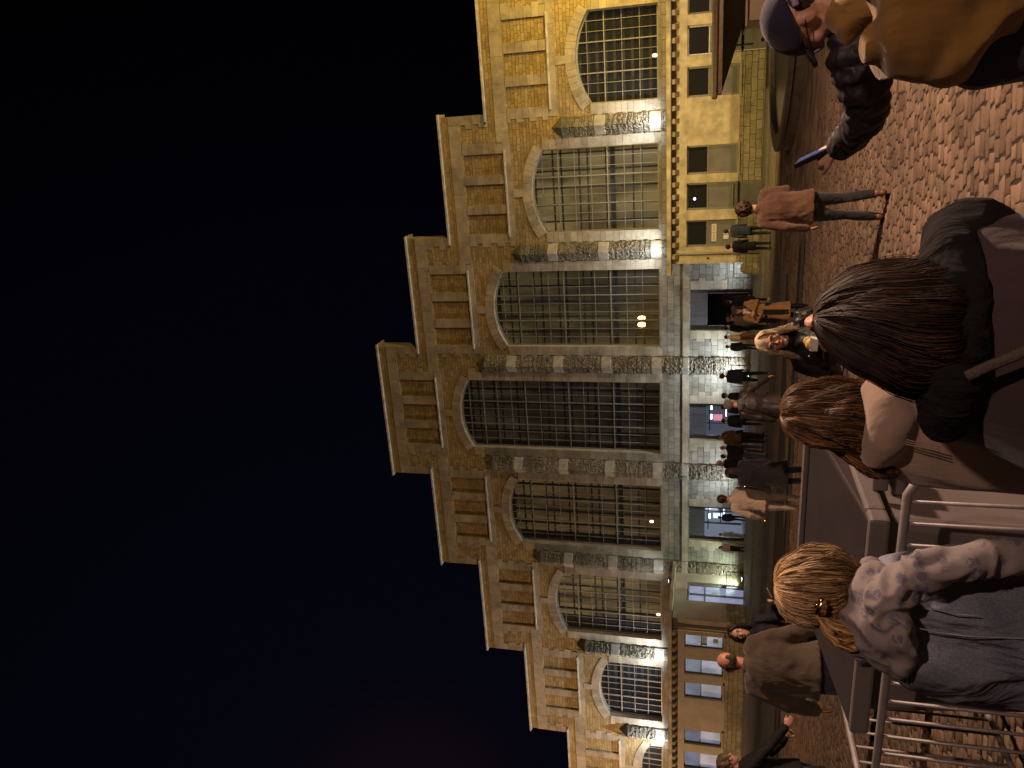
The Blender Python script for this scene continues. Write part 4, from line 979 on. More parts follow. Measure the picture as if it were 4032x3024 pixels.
# ---- strand hair for the heads near the camera
def strands(name, mat, parent, rings, n=2600, seed=0, wave=.006, freq=9, clump=.5, rad=.0011, phi=(-math.pi, math.pi), seg=18, rag=.12, lat=(1, 0, 0), fly=.02, start=0.0, twist=0, core=True, core_mat=None):
    """rings: (centre, half width across, half depth) from the crown to the ends; strands run down the hull they describe"""
    rg = np.random.default_rng(seed); m = len(rings)
    Cn = np.array([tuple(r[0]) for r in rings], float); Wd = np.array([r[1] for r in rings]); Dp = np.array([r[2] for r in rings])
    L = Vector(lat).normalized(); Fd = Vector((0, 0, 1)).cross(L).normalized()
    Lv, Fv = np.array(L), np.array(Fd)
    ph = rg.uniform(phi[0], phi[1], n); lay = 1-.16*rg.random(n)**1.5; ln = 1-rag*rg.random(n)
    stray = rg.random(n) < fly; lay[stray] += .07*rg.random(stray.sum()); st = start*rg.random(n)
    ncl = 60; cph = rg.uniform(phi[0], phi[1], ncl); ci = np.argmin(np.abs(ph[:, None]-cph[None]), 1)
    w1 = rg.uniform(0, 6.28, ncl); w2 = rg.uniform(0, 6.28, ncl); wi = rg.uniform(0, 6.28, n)
    f0 = 2*np.sin(1.9*ph+seed)+np.sin(4.3*ph)
    T = np.linspace(0, 1, seg); pos = np.zeros((n, seg, 3))
    for j, t in enumerate(T):
        u = (st+(ln-st)*t)*(m-1); i0 = np.clip(np.floor(u).astype(int), 0, m-2); f = (u-i0)
        ff = f*f*(3-2*f)*.0+f
        c = Cn[i0]*(1-ff)[:, None]+Cn[i0+1]*ff[:, None]; w_ = Wd[i0]*(1-ff)+Wd[i0+1]*ff; d = Dp[i0]*(1-ff)+Dp[i0+1]*ff
        a = ph+(cph[ci]-ph)*clump*t*t*t*.8+twist*t+.03*np.sin(freq*.5*t+wi)+wave*3*t*np.sin(freq*.8*t+f0)
        f1 = 2.2*np.sin(2.3*ph+seed)+1.5*np.sin(5.1*ph+2*seed); f2 = 2.5*np.sin(3.7*ph+1+seed)+1.2*np.sin(8.3*ph); o = wave*t*(np.sin(freq*t+f1)+.5*np.sin(freq*2.1*t+f2)+.22*np.sin(freq*1.7*t+wi)); lo = lay+o/np.maximum(w_, .03)
        pos[:, j] = c+Lv*(w_*np.sin(a)*lo)[:, None]-Fv*(d*np.cos(a)*lo)[:, None]+np.array([0, 0, 1.])*(o*.4)[:, None]
    tg = np.gradient(pos, axis=1); tg /= np.linalg.norm(tg, axis=2, keepdims=True)+1e-9
    ref = np.array([.3, .2, .93]); u1 = np.cross(tg, ref+0*tg); nn = np.linalg.norm(u1, axis=2, keepdims=True); u1 /= nn+1e-6; u2 = np.cross(tg, u1)
    tr = rad*np.minimum(1, (1.05-T)*3)*np.minimum(1, T*6+.4)
    V = np.stack([pos+(u1*math.cos(q)+u2*math.sin(q))*tr[None, :, None] for q in (0, 2.094, 4.189)], 2)   # n,seg,3,3
    idx = np.arange(n*seg*3).reshape(n, seg, 3)
    F = np.concatenate([np.stack([idx[:, :-1, q], idx[:, :-1, (q+1) % 3], idx[:, 1:, (q+1) % 3], idx[:, 1:, q]], -1).reshape(-1, 4) for q in range(3)])
    me = bpy.data.meshes.new(name); me.vertices.add(n*seg*3); me.vertices.foreach_set('co', V.ravel())
    me.loops.add(F.size); me.loops.foreach_set('vertex_index', F.ravel().astype(np.int32)); me.polygons.add(len(F))
    me.polygons.foreach_set('loop_start', np.arange(0, F.size, 4, dtype=np.int32)); me.polygons.foreach_set('use_smooth', [True]*len(F))
    me.materials.append(mat); me.update(calc_edges=True)
    o = bpy.data.objects.new(name, me); C.objects.link(o); 
    if parent: o.parent = parent
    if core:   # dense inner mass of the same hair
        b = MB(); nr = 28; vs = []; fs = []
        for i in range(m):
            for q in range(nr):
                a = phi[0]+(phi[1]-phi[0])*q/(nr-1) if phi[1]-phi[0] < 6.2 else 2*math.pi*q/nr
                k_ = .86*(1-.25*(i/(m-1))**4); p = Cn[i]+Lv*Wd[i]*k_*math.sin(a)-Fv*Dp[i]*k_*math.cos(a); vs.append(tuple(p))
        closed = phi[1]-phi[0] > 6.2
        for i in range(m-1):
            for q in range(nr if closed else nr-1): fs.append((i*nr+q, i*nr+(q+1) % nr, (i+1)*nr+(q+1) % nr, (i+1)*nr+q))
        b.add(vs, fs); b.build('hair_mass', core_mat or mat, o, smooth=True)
    return o

GW = 'people waiting outside the market hall'
# man walking in the brown jacket
person('person in a brown jacket and dark trousers walking away across the cobbles at right', -1.30, 10.75, -12, 1.80, BROWN, CHAR, SHOEB, 'bushy', hair_mat('curly_brown_hair', (.03, .015, .008), (.07, .035, .015), (.12, .06, .03)),
       dict(kneeL=(-.11, .05, .50), ankL=(-.14, .10, .10), kneeR=(.09, .03, .50), ankR=(.12, -.16, .12), elL=(-.25, -.08, 1.15), wrL=(-.27, -.02, .90), elR=(.22, .02, 1.16), wrR=(.12, .16, 1.02)), .84, 1, yaw=-10, bulk=1.12, curl=.8)
# couples and groups near the hall, right to left
person('person in a dark coat reading a notice at the annex window, bare dark head', -4.75, 32.3, -20, 1.80, NAVY, BLACK, coat=.75, lod=0, group=GW)
person('person with curly fair hair and a dark patterned coat at the annex window', -5.25, 31.6, 10, 1.70, BLACK, BLACK, coat=.6, hair='bushy', hmat=H_BROWN, lod=0, group=GW)
person('person in a bulky black coat with pale shoes, right of the dark doorway', -7.35, 31.0, 5, 1.68, BLACK, BLACK, SHOEW, coat=.6, lod=0, bulk=1.2, group=GW)
person('person in a tan cap and coat standing behind the camel coat', -6.75, 26.0, 30, 1.70, plain('khaki_coat', (.16, .13, .08), .9), BLACK, coat=.7, lod=0, hat='beanie', hatmat=plain('khaki_hat', (.2, .15, .08), .9), group=GW)
# camel coat
rt, J, P, M, k = person('person in a long open camel coat and glasses, hand on chest', -4.55, 18.3, 176, 1.68, CAMEL, BLACK, SHOE, None, H_DARK,
       dict(elL=(-.25, .05, 1.18), wrL=(-.04, .20, 1.26), elR=(.24, .06, 1.16), wrR=(.10, .17, 1.10)), .42, 1, glasses=True, flare=.03, curl=.3, cname='long_coat', yaw=6, tilt=2)
fuse('hair', [loft([P(0, -.03, .11), P(0, -.045, .03), P(0, -.06, -.08), P(0, -.06, -.2)], [(.06, .06), (.098, .085), (.10, .06), (.09, .035)], 16, lat=(1, 0, 0)),
      loft([P(-.03, .05, .11), P(-.082, .05, .03), P(-.09, .04, -.1), P(-.085, .05, -.2)], [.022, .025, .026, .02], 10), loft([P(.03, .05, .11), P(.082, .05, .03), P(.09, .04, -.1), P(.085, .05, -.2)], [.022, .025, .026, .02], 10)], H_DARK, rt, .008, 2, wrinkle=.003, wscale=30)
b = MB(); b.add(*ball(P(0, -.04, .07), (.12, .135, .06), 18, 10, M @ Matrix.Rotation(R(-18), 3, 'X'))); b.build('beret', plain('dark_beret', (.05, .035, .028), .9), rt, smooth=True)
fuse('scarf', [loft([J['neck']+Vector((-.05, .07, .01)), J['neck']+Vector((0, .10, -.02)), J['neck']+Vector((.05, .07, .01))], [.028, .032, .028], 10), loft([J['neck']+Vector((.01, .10, -.02)), J['neck']+Vector((.03, .135, -.14))], [.03, .025], 10)], WHITE, rt, .01, 2)
b = MB(); b.box(-.055, .055, .15, .165, .44, 1.0); b.build('dress_front', BLACK, rt)
b = MB(); b.tube([(-.16, .02, 1.47), (-.02, .18, 1.25), (.14, .17, 1.02), (.19, .08, .92)], [(.018, .008)]*4, 8, lat=(0, 0, 1)); b.build('bag_strap', LEATHER, rt, smooth=True)

person('person in black with a rucksack, between the camel coat and the blonde woman', -6.75, 26.4, -5, 1.74, BLACK, CHAR, coat=.62, lod=0, bulk=1.15, group=GW)
person('hooded person in black right in front of the dark doorway', -8.6, 31.8, 40, 1.72, BLACK, BLACK, coat=.7, lod=0, group=GW)
person('person in a cream jacket, black cap and dark red trousers near the bright pilaster', -10.55, 37.2, 30, 1.62, CREAM, RED, coat=.95, lod=0, hat='beanie', hatmat=BLACK, group=GW)
person('person in a black jacket walking beside the cream jacket and red trousers', -11.15, 37.6, 20, 1.55, BLACK, BLACK, coat=.8, lod=0, group=GW)
person('person in dark navy standing alone before the bright white pilaster', -10.35, 30.7, -15, 1.84, NAVY, BLACK, coat=.92, lod=1, hair='bushy', hmat=H_BROWN, pose=dict(ankL=(-.17, 0, .09), ankR=(.15, -.06, .09), kneeL=(-.13, .02, .5), kneeR=(.13, 0, .5)), group=GW)
person('person in a black puffer jacket in profile with a face mask pulled down', -10.95, 30.0, 60, 1.76, BLACK, BLACK, coat=.85, lod=1, bulk=1.1, hat='beanie', hatmat=BLACK, group=GW)
person('person in a grey beanie and dark leather jacket with an arm stretched out', -5.35, 14.2, -25, 1.86, BRLEATHER, CHAR, coat=.80, lod=1, hat='beanie', hatmat=GREY, hood=GREY,
       pose=dict(elR=(.36, .05, 1.20), wrR=(.50, .16, 1.02)), yaw=35, bulk=1.15)
person('short dark-haired person in black, nearest the lit central doorway', -12.05, 31.6, 10, 1.76, BLACK, BLACK, coat=.8, lod=0, group=GW)
person('person in black with a hood up, middle of the knot at the lit central doorway', -12.9, 32.2, -20, 1.72, BLACK, BLACK, coat=.8, lod=0, hat='beanie', hatmat=BLACK, group=GW)
person('person in black with glossy dark hair, left of the knot at the central doorway', -13.2, 31.3, 15, 1.70, BLACK, BLACK, coat=.8, lod=0, hair='long', group=GW)
person('person in a tan brown jacket and black trousers looking towards the camera', -12.80, 30.1, 150, 1.92, BROWN, BLACK, SHOE, coat=.90, lod=1, yaw=10, skin=plain('brown_skin', (.22, .11, .07), .5), group=GW, pose=dict(elL=(-.24, .1, 1.16), wrL=(-.12, .25, 1.1)))
person('person in a pale taupe beanie, black coat and jeans', -13.75, 31.2, 5, 1.76, BLACK, JEANS, coat=.85, lod=0, hat='beanie', hatmat=plain('taupe_hat', (.22, .17, .13), .9), group=GW)
person('dark-haired person in a black bomber jacket and blue jeans', -13.05, 28.8, 20, 1.76, BLACK, JEANS, coat=.93, lod=1, bulk=1.1, group=GW)
person('red-faced balding person in an open dark jacket looking to the side', -12.80, 27.6, 100, 1.93, BLACK, CHAR, coat=.85, lod=1, hair='balding', hmat=H_BROWN, skin=SKIN_R, group=GW)
# walking couple
person('person in a long black coat and hood walking left of the beanie man', -7.30, 15.3, -35, 1.80, CHAR, JEANS, coat=.55, lod=1, hair='long', bulk=1.28, flare=.05, pose=dict(kneeL=(-.1, .12, .5), ankL=(-.1, .05, .13), ankR=(.11, -.2, .14), kneeR=(.1, -.02, .5)), cname='long_coat')
rt, J, P, M, k = person('person in a cream jacket and pale trousers holding a lit cigarette, walking', -8.05, 15.5, -20, 1.94, CREAM, plain('pale_trousers', (.42, .36, .28), .9, 0, .2), SHOEW, 'short', H_BROWN,
       dict(elL=(-.27, -.03, 1.16), wrL=(-.33, .14, .97), kneeL=(-.1, .1, .52), ankL=(-.1, .15, .1), ankR=(.1, -.15, .13)), .86, 1, yaw=-30, tilt=12, bulk=1.08)
b = MB(); hp_ = J['wrL']+(J['wrL']-J['elL']).normalized()*.13; b.tube([hp_, hp_+Vector((-.05, .05, -.03))], [.005, .005], 8); cg = b.build('cigarette', WHITE, rt)
b = MB(); b.add(*ball(hp_+Vector((-.052, .052, -.031)), .009)); b.build('ember', emit('ember', (1, .25, .05), 12), cg)
b = MB(); b.add(*ball(P(0, -.03, .09), (.09, .10, .05), 16, 8, M)); 
# far group in the bright doorway at left
GD = 'people in the bright doorway at the left'
person('person in black standing in the bright left doorway', -24.9, 45.5, 0, 1.68, BLACK, BLACK, coat=.8, lod=0, group=GD)
person('person in pale grey trousers and jacket leaning in the bright left doorway', -25.4, 44.2, 20, 1.60, plain('pale_grey_cloth', (.3, .3, .3), .9), plain('pale_grey_cloth2', (.28, .28, .28), .9), coat=.9, lod=0, group=GD)
person('dark-haired person in a pale pink top and black skirt by the left doorway', -26.0, 43.6, 150, 1.62, plain('pink_top', (.5, .32, .32), .9), BLACK, coat=1.0, lod=0, hair='long', skirt=True, group=GD, lname='skirt')

# balding man at the left with the woman's face behind him
rt, J, P, M, k = person('balding person in a bulky brown jacket and blue jeans standing behind the waste container', -5.35, 6.75, -25, 1.98, DKBROWN, JEANS, SHOE, 'balding', hair_mat('grey_brown_hair', (.03, .022, .018), (.06, .045, .035), (.1, .08, .06)),
       dict(elL=(-.30, -.02, 1.14), wrL=(-.34, .06, .90), elR=(.30, .02, 1.14), wrR=(.33, .10, .92)), .90, 1, yaw=-35, bulk=1.35, skin=SKIN_R)
b = MB(); b.tube([P(-.086, .0, .004), P(-.075, .06, .004), P(-.062, .09, .004)], [.003]*3, 6); b.tube([P(-.06, .092, .022), P(-.035, .104, .022), P(-.035, .104, -.014), P(-.06, .092, -.014), P(-.06, .092, .022)], [.0022]*5, 6); b.build('spectacles', plain('spectacle_frame', (.012, .012, .012), .25), rt, smooth=True)
rt, J, P, M, k = person('smiling dark-haired person whose face shows beside the balding man', -6.30, 8.55, 165, 1.82, BLACK, BLACK, SHOE, 'long', H_DARK,
       dict(elR=(.28, .05, 1.16), wrR=(.34, .22, 1.28), elL=(-.26, .05, 1.16), wrL=(-.46, .22, 1.26)), .85, 1, yaw=-12, tilt=0)
b = MB(); q = J['wrL']; b.tube([q+Vector((-.1, .05, .03)), q+Vector((-.22, .08, .09))], [.006, .006], 8); b.build('cigarette', WHITE, rt)
# person cut by the left edge
person('fair-haired person in black pointing down with a stretched arm, at the left edge', -7.95, 8.05, 60, 1.92, BLACK, CHAR, SHOE, 'bushy', hair_mat('sandy_hair', (.06, .035, .02), (.12, .075, .04), (.2, .13, .07)),
       dict(elR=(.20, .28, 1.22), wrR=(.16, .52, 1.03), elL=(-.2, .2, 1.1), wrL=(-.1, .36, 1.0)), .85, 1, yaw=10, bulk=1.05, hood=WHITE)

# ------------------------------------------------------------------ people close to the camera
FH = Vector((sy, cy, 0))
def vat(x, y, h):
    "photo position on the upright plane h metres ahead"
    r = FW*3028+RT*((3024-y)-1512)-UP*(x-2016); return Vector((0, 0, HC))+r*(h/r.dot(FH))
LATH = Vector((cy, -sy, 0))
def vrings(rows, h, dep):
    "rows (x, y_right, y_left) -> hull rings; dep half depth (number or list)"
    out = []
    for i, (x, a, b_) in enumerate(rows):
        d = dep[i] if isinstance(dep, (list, tuple)) else dep; c = vat(x, (a+b_)/2, h); wd = (vat(x, a, h)-vat(x, b_, h)).length/2
        out.append((c, wd, min(d, wd*1.15)))
    return out
def vloft(rows, h, dep, n=28):
    rg_ = vrings(rows, h, dep); return loft([r_[0] for r_ in rg_], [(r_[1], r_[2]) for r_ in rg_], n, lat=LATH, cap=False, flat=True)
def vtube(pts, rad, n=12): return loft([vat(*p) for p in pts], rad, n)
def lift(o, root):
    "keep world placement when parented to an empty at the feet"
    o.parent = root; o.location = -root.location
    return o
def standing(h, y, label):
    p = vat(3500, y, h); return empty('person', (p.x, p.y, 0), label=label, cat='person')
def skull(root, x, y, h, yaw=0, tilt=0, s=1.05, skin=SKIN, extra=None, vox=.006):
    c = vat(x, y, h); hp, P, M = head_parts(c, c+Vector((0, -.03, -.19)), R(yaw), R(tilt), s, True)
    hp.append(loft([c+Vector((0, -.03, -.15)), c+Vector((0, -.03, -.3)), c+Vector((0, 0, -.9)), c+Vector((0, 0, -1.7))], [(.06, .06), (.13, .07), (.13, .08), (.12, .08)], 12, lat=LATH))
    hp += extra or []
    return lift(fuse('body', hp, skin, None, vox, 3), root), P, M
def strip(name, pts, wid, th, mat, root, on=None):
    "flat band following the surface of the garment it lies on"
    n = 16; P_ = []; cam_o = Vector((0, 0, HC))
    for k in range(n):
        u = k/(n-1)*(len(pts)-1); i0 = min(int(u), len(pts)-2); f = u-i0
        p = vat(*[pts[i0][j]*(1-f)+pts[i0+1][j]*f for j in range(3)])
        if on is not None:
            o_ = cam_o-on.location; d_ = (p-cam_o).normalized(); hit, loc, nor, _ = on.ray_cast(o_, d_)
            if hit: p = loc+root.location*0+on.location-d_*th*.6
        P_.append(p)
    b = MB(); b.tube(P_, [(th, wid)]*n, 8, lat=FH); return lift(b.build(name, mat, None, smooth=True), root)

# --- the woman nearest the camera: very dark long hair, dark plum coat
r1 = standing(1.62, 1290, 'person with very long dark brown hair and a dark plum coat, nearest the camera')
skull(r1, 3475, 1275, 1.60, -5, 5, s=.93)
PLUM = cloth('plum_coat', (.034, .020, .022), .8, .7, 4, 260); FLEECE = cloth('black_fleece', (.005, .0045, .005), .98, .9, 14, 90, sheen=0)
co = fuse('coat', [vloft([(3560, 1200, 1380), (3630, 1130, 1450), (3668, 1000, 1600), (3705, 920, 1700), (3790, 872, 1745), (3920, 850, 1800), (4060, 850, 1860), (4300, 830, 1900), (4900, 800, 1920), (5600, 760, 1960)], 1.66, [.07, .09, .12, .14, .16, .17, .18, .19, .2, .22])],
          PLUM, None, .009, 6, wrinkle=.014, wscale=6, seed=2); lift(co, r1)
hd = fuse('hood', [vtube([(3745, 905, 1.64), (3745, 1010, 1.57), (3762, 1160, 1.53), (3768, 1300, 1.52), (3758, 1450, 1.53), (3735, 1580, 1.57), (3718, 1680, 1.63)], [.045, .052, .056, .056, .054, .048, .040], 18),
                   vtube([(3780, 890, 1.64), (3860, 900, 1.62), (3960, 900, 1.63)], [.05, .055, .04], 14)], FLEECE, None, .008, 6, wrinkle=.008, wscale=14); lift(hd, r1)
stp = strip('bag_strap', [(3808, 1482, 1.475), (3870, 1452, 1.468), (3960, 1415, 1.455), (4060, 1375, 1.44), (4300, 1280, 1.44)], .0095, .003, plain('strap_webbing', (.055, .042, .034), .8, 0, .15, 40, .4, 200), r1, co)
RH1 = vrings([(3203, 1235, 1262), (3210, 1195, 1300), (3228, 1160, 1335), (3275, 1112, 1382), (3340, 1070, 1438), (3420, 1043, 1492), (3513, 1030, 1553), (3600, 1026, 1574), (3680, 1036, 1566), (3745, 1060, 1520), (3800, 1085, 1450)], 1.60,
            [.03, .075, .105, .125, .130, .13, .135, .14, .145, .145, .14])
H1 = hair_mat('deep_brown_hair', (.007, .004, .003), (.020, .010, .006), (.07, .03, .013), .5)
lift(strands('hair', H1, None, RH1, 9500, 1, wave=.008, freq=8, clump=.25, rad=.0008, rag=.16, lat=LATH, fly=.04, seg=20), r1)

# --- girl in the tan hoodie with chestnut hair
r2 = standing(2.25, 1660, 'person with long wavy chestnut hair in a tan hoodie, seen from behind')
skull(r2, 3290, 1628, 2.22, -8, 4, s=.72)
TAN2 = cloth('tan_fleece', (.29, .21, .165), .95, .45, 5, 160)
co = fuse('hoodie', [vloft([(3385, 1560, 1730), (3425, 1475, 1815), (3470, 1440, 1850), (3530, 1425, 1880), (3620, 1410, 1908), (3790, 1400, 1926), (4032, 1395, 1948), (4600, 1380, 1980), (5400, 1380, 1990)], 2.25, [.09, .12, .14, .15, .16, .17, .18, .19, .2]),
     vtube([(3440, 1530, 2.16), (3490, 1600, 2.11), (3510, 1660, 2.10), (3490, 1730, 2.11), (3440, 1800, 2.17)], [.035, .05, .055, .05, .035], 14)], TAN2, None, .011, 6, wrinkle=.010, wscale=5, seed=5); lift(co, r2)
for k in range(3): strip('seam', [(3528, 1722+k*9, 2.08), (3600, 1738+k*9, 2.062), (3700, 1760+k*9, 2.055)], .0015, .0015, plain('stitching', (.2, .14, .11), .8), r2, co)
RH2 = vrings([(3070, 1605, 1650), (3078, 1575, 1675), (3095, 1545, 1700), (3130, 1522, 1725), (3184, 1508, 1746), (3250, 1500, 1768), (3320, 1494, 1792), (3390, 1498, 1832), (3440, 1525, 1856), (3490, 1568, 1868), (3530, 1600, 1856), (3560, 1625, 1835)], 2.24,
            [.02, .05, .075, .095, .11, .115, .115, .11, .105, .1, .095, .085])
H2 = hair_mat('chestnut_long_hair', (.022, .011, .006), (.07, .034, .015), (.30, .16, .065), .32)
lift(strands('hair', H2, None, RH2, 8000, 2, wave=.016, freq=11, clump=.4, rad=.0009, rag=.15, lat=LATH, fly=.03, seg=22, twist=.25), r2)

# --- woman in denim with a printed scarf and clipped blonde hair
r3 = standing(2.12, 2420, 'person with clipped blonde hair, a blue floral scarf and a faded denim jacket')
skull(r3, 3248, 2312, 2.11, -28, 8, s=.97)
t = NT('faded_denim'); t.b.inputs['Roughness'].default_value = .92
v = t.co(); n1 = t.n('TexNoise', Scale=4.0, Detail=5.0, Distortion=.6); t.l(v, n1.inputs['Vector'])
n2 = t.n('TexNoise', Scale=260.0, Detail=2.0); t.l(v, n2.inputs['Vector'])
c_ = t.mix(t.ramp(n1.outputs['Fac'], [(.3, (.075, .085, .12)), (.5, (.14, .155, .20)), (.72, (.24, .26, .31))]), t.ramp(n2.outputs['Fac'], [(.35, (.7,)*3), (.65, (1.15,)*3)]), 1.0, 'MULTIPLY')
t.l(c_, t.b.inputs['Base Color']); b1_ = t.bump(n2.outputs['Fac'], .3, .002); n5 = t.n('TexNoise', Scale=6.0, Detail=3.0, Distortion=1.5); t.l(t.co((1, 1, .5)), n5.inputs['Vector']); t.bump(n5.outputs['Fac'], 1.0, .05, b1_); DENIM = t.m
t = NT('floral_scarf'); t.b.inputs['Roughness'].default_value = .95
v = t.co((1, 1, 1)); vo = t.n('TexVoronoi', Scale=30.0); t.l(v, vo.inputs['Vector']); n1 = t.n('TexNoise', Scale=42.0, Detail=5.0, Distortion=2.0); t.l(v, n1.inputs['Vector'])
mk = t.ramp(vo.outputs['Distance'], [(.36, (.85, .85, .85)), (.5, (0, 0, 0))]); mk2 = t.ramp(n1.outputs['Fac'], [(.40, (0, 0, 0)), (.50, (1, 1, 1))])
c_ = t.mix((.205, .18, .18), (.085, .08, .12), t.mix(mk, mk2, 1.0, 'MULTIPLY')); t.l(c_, t.b.inputs['Base Color']); SCARF = t.m
co = fuse('denim_jacket', [vloft([(3400, 2340, 2500), (3440, 2260, 2590), (3490, 2205, 2645), (3562, 2175, 2698), (3650, 2160, 2722), (3738, 2155, 2741), (3880, 2150, 2756), (4032, 2148, 2768), (4600, 2140, 2790), (5300, 2150, 2790)], 2.14, [.08, .12, .14, .155, .165, .17, .175, .18, .19, .2])],
          DENIM, None, .008, 4, wrinkle=.024, wscale=6, wstretch=(1.4, 1.4, .7), seed=9); lift(co, r3)
bpy.context.view_layer.update()
sc = fuse('scarf', [vtube([(4150, 2190, 2.0), (3980, 2190, 1.97), (3850, 2200, 1.95), (3720, 2222, 1.94), (3620, 2262, 1.94), (3540, 2312, 1.95), (3480, 2380, 1.95), (3450, 2460, 1.97), (3470, 2550, 2.01), (3500, 2610, 2.08)], [.036, .038, .040, .042, .044, .046, .048, .048, .042, .03], 16),
     vtube([(3430, 2255, 2.10), (3455, 2290, 2.02), (3440, 2350, 1.99), (3410, 2430, 1.99), (3400, 2510, 2.03), (3420, 2580, 2.10)], [.035, .042, .046, .048, .044, .035], 16),
     vtube([(3560, 2340, 1.955), (3530, 2420, 1.95), (3530, 2500, 1.96), (3560, 2580, 1.99), (3540, 2640, 2.05)], [.03, .04, .04, .035, .02], 14)], SCARF, None, .006, 2, wrinkle=.016, wscale=15, wstretch=(1, 1, 1), seed=3); lift(sc, r3)
ST = plain('denim_seam', (.20, .21, .25), .8, 0, .2)
strip('seam', [(3571, 2690, 2.03), (3569, 2620, 1.985), (3570, 2540, 1.965), (3572, 2470, 1.96)], 0.0016, .0014, ST, r3, co)
strip('seam', [(3590, 2690, 2.03), (3588, 2620, 1.985), (3589, 2540, 1.965), (3591, 2470, 1.96)], 0.0016, .0014, ST, r3, co)
strip('seam', [(3600, 2470, 1.955), (3690, 2490, 1.955), (3800, 2505, 1.95), (4040, 2515, 1.945)], 0.0016, .0014, ST, r3, co)
strip('seam', [(3590, 2330, 1.955), (3650, 2390, 1.955), (3760, 2420, 1.95), (3850, 2425, 1.945)], 0.0016, .0014, ST, r3, co)
H3 = hair_mat('honey_blonde_hair', (.05, .028, .012), (.24, .14, .06), (.78, .55, .30), .36)
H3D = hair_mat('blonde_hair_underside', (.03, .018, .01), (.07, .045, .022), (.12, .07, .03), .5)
RH3 = vrings([(3046, 2285, 2320), (3052, 2250, 2360), (3070, 2212, 2400), (3105, 2185, 2432), (3150, 2166, 2450), (3205, 2160, 2452), (3265, 2162, 2440), (3320, 2176, 2405), (3365, 2208, 2360), (3400, 2240, 2320)], 2.10,
            [.02, .055, .08, .1, .11, .115, .11, .095, .075, .06])
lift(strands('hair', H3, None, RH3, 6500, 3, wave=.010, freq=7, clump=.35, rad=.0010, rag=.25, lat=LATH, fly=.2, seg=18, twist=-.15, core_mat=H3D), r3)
PT = vrings([(3205, 2388, 2412), (3222, 2402, 2448), (3250, 2422, 2500), (3285, 2430, 2535), (3325, 2442, 2555), (3360, 2455, 2560), (3385, 2475, 2550), (3395, 2495, 2530)], 2.02, [.02, .035, .045, .05, .05, .045, .04, .02])
lift(strands('ponytail', hair_mat('golden_hair', (.10, .05, .015), (.34, .19, .06), (.75, .48, .2), .3), None, PT, 1500, 4, wave=.006, freq=7, clump=.5, rad=.0012, rag=.1, lat=LATH, fly=.03, seg=14, twist=.3), r3)
b = MB()
for k in range(7):
    a = vat(3232+random.uniform(-14, 14), 2385+random.uniform(-26, 26), 1.985); b.add(*ball(a, (.010, .006, .008), 8, 5))
b.tube([vat(3215, 2415, 1.99), vat(3232, 2388, 1.98), vat(3244, 2362, 1.985)], [.006, .009, .006], 8)
lift(b.build('hair_clip', plain('gold_metal', (.75, .55, .28), .22, 1.0, .1), None, smooth=True), r3)

# --- capped person with a mustard hood and black puffer sleeve, holding a phone
r4 = standing(2.95, 60, 'person in a navy cap, mustard hood and black puffer sleeve holding up a phone')
whd = vat(3296, 585, 3.55); elb = vat(3425, 440, 3.15)
hd_ = (vat(3232, 620, 3.62)-whd).normalized()
hpz = hand_parts(whd, elb, 1.08, .95, 1, up=-FH+LATH*.2, d_override=hd_)
arm_ = loft([vat(3400, 120, 3.0), elb, whd], [.045, .038, .028], 10)
_, P, M = skull(r4, 3165, 78, 2.95, -78, 22, 1.08, extra=hpz+[arm_], vox=.0055)
face_details(P, M, 1.08, lift(MB().add(*ball(P(0, 0, 0), .03)).build('inner_head', SKIN), r4), True) if False else None
NC = cloth('navy_cap_cloth', (.015, .013, .036), .85, .2, 9, 300)
b = MB(); n = 24
vs = []; fs = []
for i in range(9):
    th = math.pi/2*i/8
    for q in range(n):
        a = 2*math.pi*q/n; vs.append(P(.094*math.sin(th)*math.cos(a), -.012+.112*math.sin(th)*math.sin(a), .030+.098*math.cos(th)-.010*math.sin(a)*math.sin(th)))
for i in range(8):
    for q in range(n): fs.append((i*n+q, (i+1)*n+q, (i+1)*n+(q+1) % n, i*n+(q+1) % n))
b.add(vs, fs); cap_ = b.build('cap', NC, None, smooth=True); so = cap_.modifiers.new('s', 'SOLIDIFY'); so.thickness = .006; so.offset = 1; lift(cap_, r4)
b = MB(); vs = []; m_ = 12
for lv, zo in ((0, 0), (1, -.006)):
    for q in range(m_+1):
        a = math.pi*q/m_; vs.append(P(.078*math.cos(a), .078+.0*math.sin(a), .034+zo-.008*abs(math.cos(a)))); vs.append(P(.070*math.cos(a), .082+.078*math.sin(a)**.7, .030+zo-.016*abs(math.cos(a))-.012*math.sin(a)))
K = 2*(m_+1); fs = []
for q in range(m_): fs += [(2*q, 2*q+1, 2*q+3, 2*q+2), (K+2*q, K+2*q+2, K+2*q+3, K+2*q+1), (2*q+1, K+2*q+1, K+2*q+3, 2*q+3)]
b.add(vs, fs); bl = b.build('peak', NC, None, smooth=True); bl.parent = cap_
b = MB(); b.tube([P(-.085, -.065, .012), P(-.05, -.112, .008), P(0, -.126, .006), P(.05, -.112, .008), P(.085, -.065, .012)], [(.005, .013)]*5, 8, lat=M @ Vector((0, 1, 0))); o = b.build('cap_strap', plain('lilac_strap', (.22, .18, .30), .6), None, smooth=True); o.parent = cap_
b = MB(); b.add(*ball(P(0, -.004, .138), .009)); o = b.build('cap_button', NC, None, smooth=True); o.parent = cap_
h4 = fuse('hair', [ball(P(0, -.05, .0), (.078, .07, .06), 14, 8, M)], H_DARK, None, .007, 2, wrinkle=.004, wscale=40); lift(h4, r4)
b = MB(); gp = []
for k in range(17):
    a = 2*math.pi*k/16; gp.append(P(-.036+.027*math.cos(a), .104, -.0+.023*math.sin(a)))
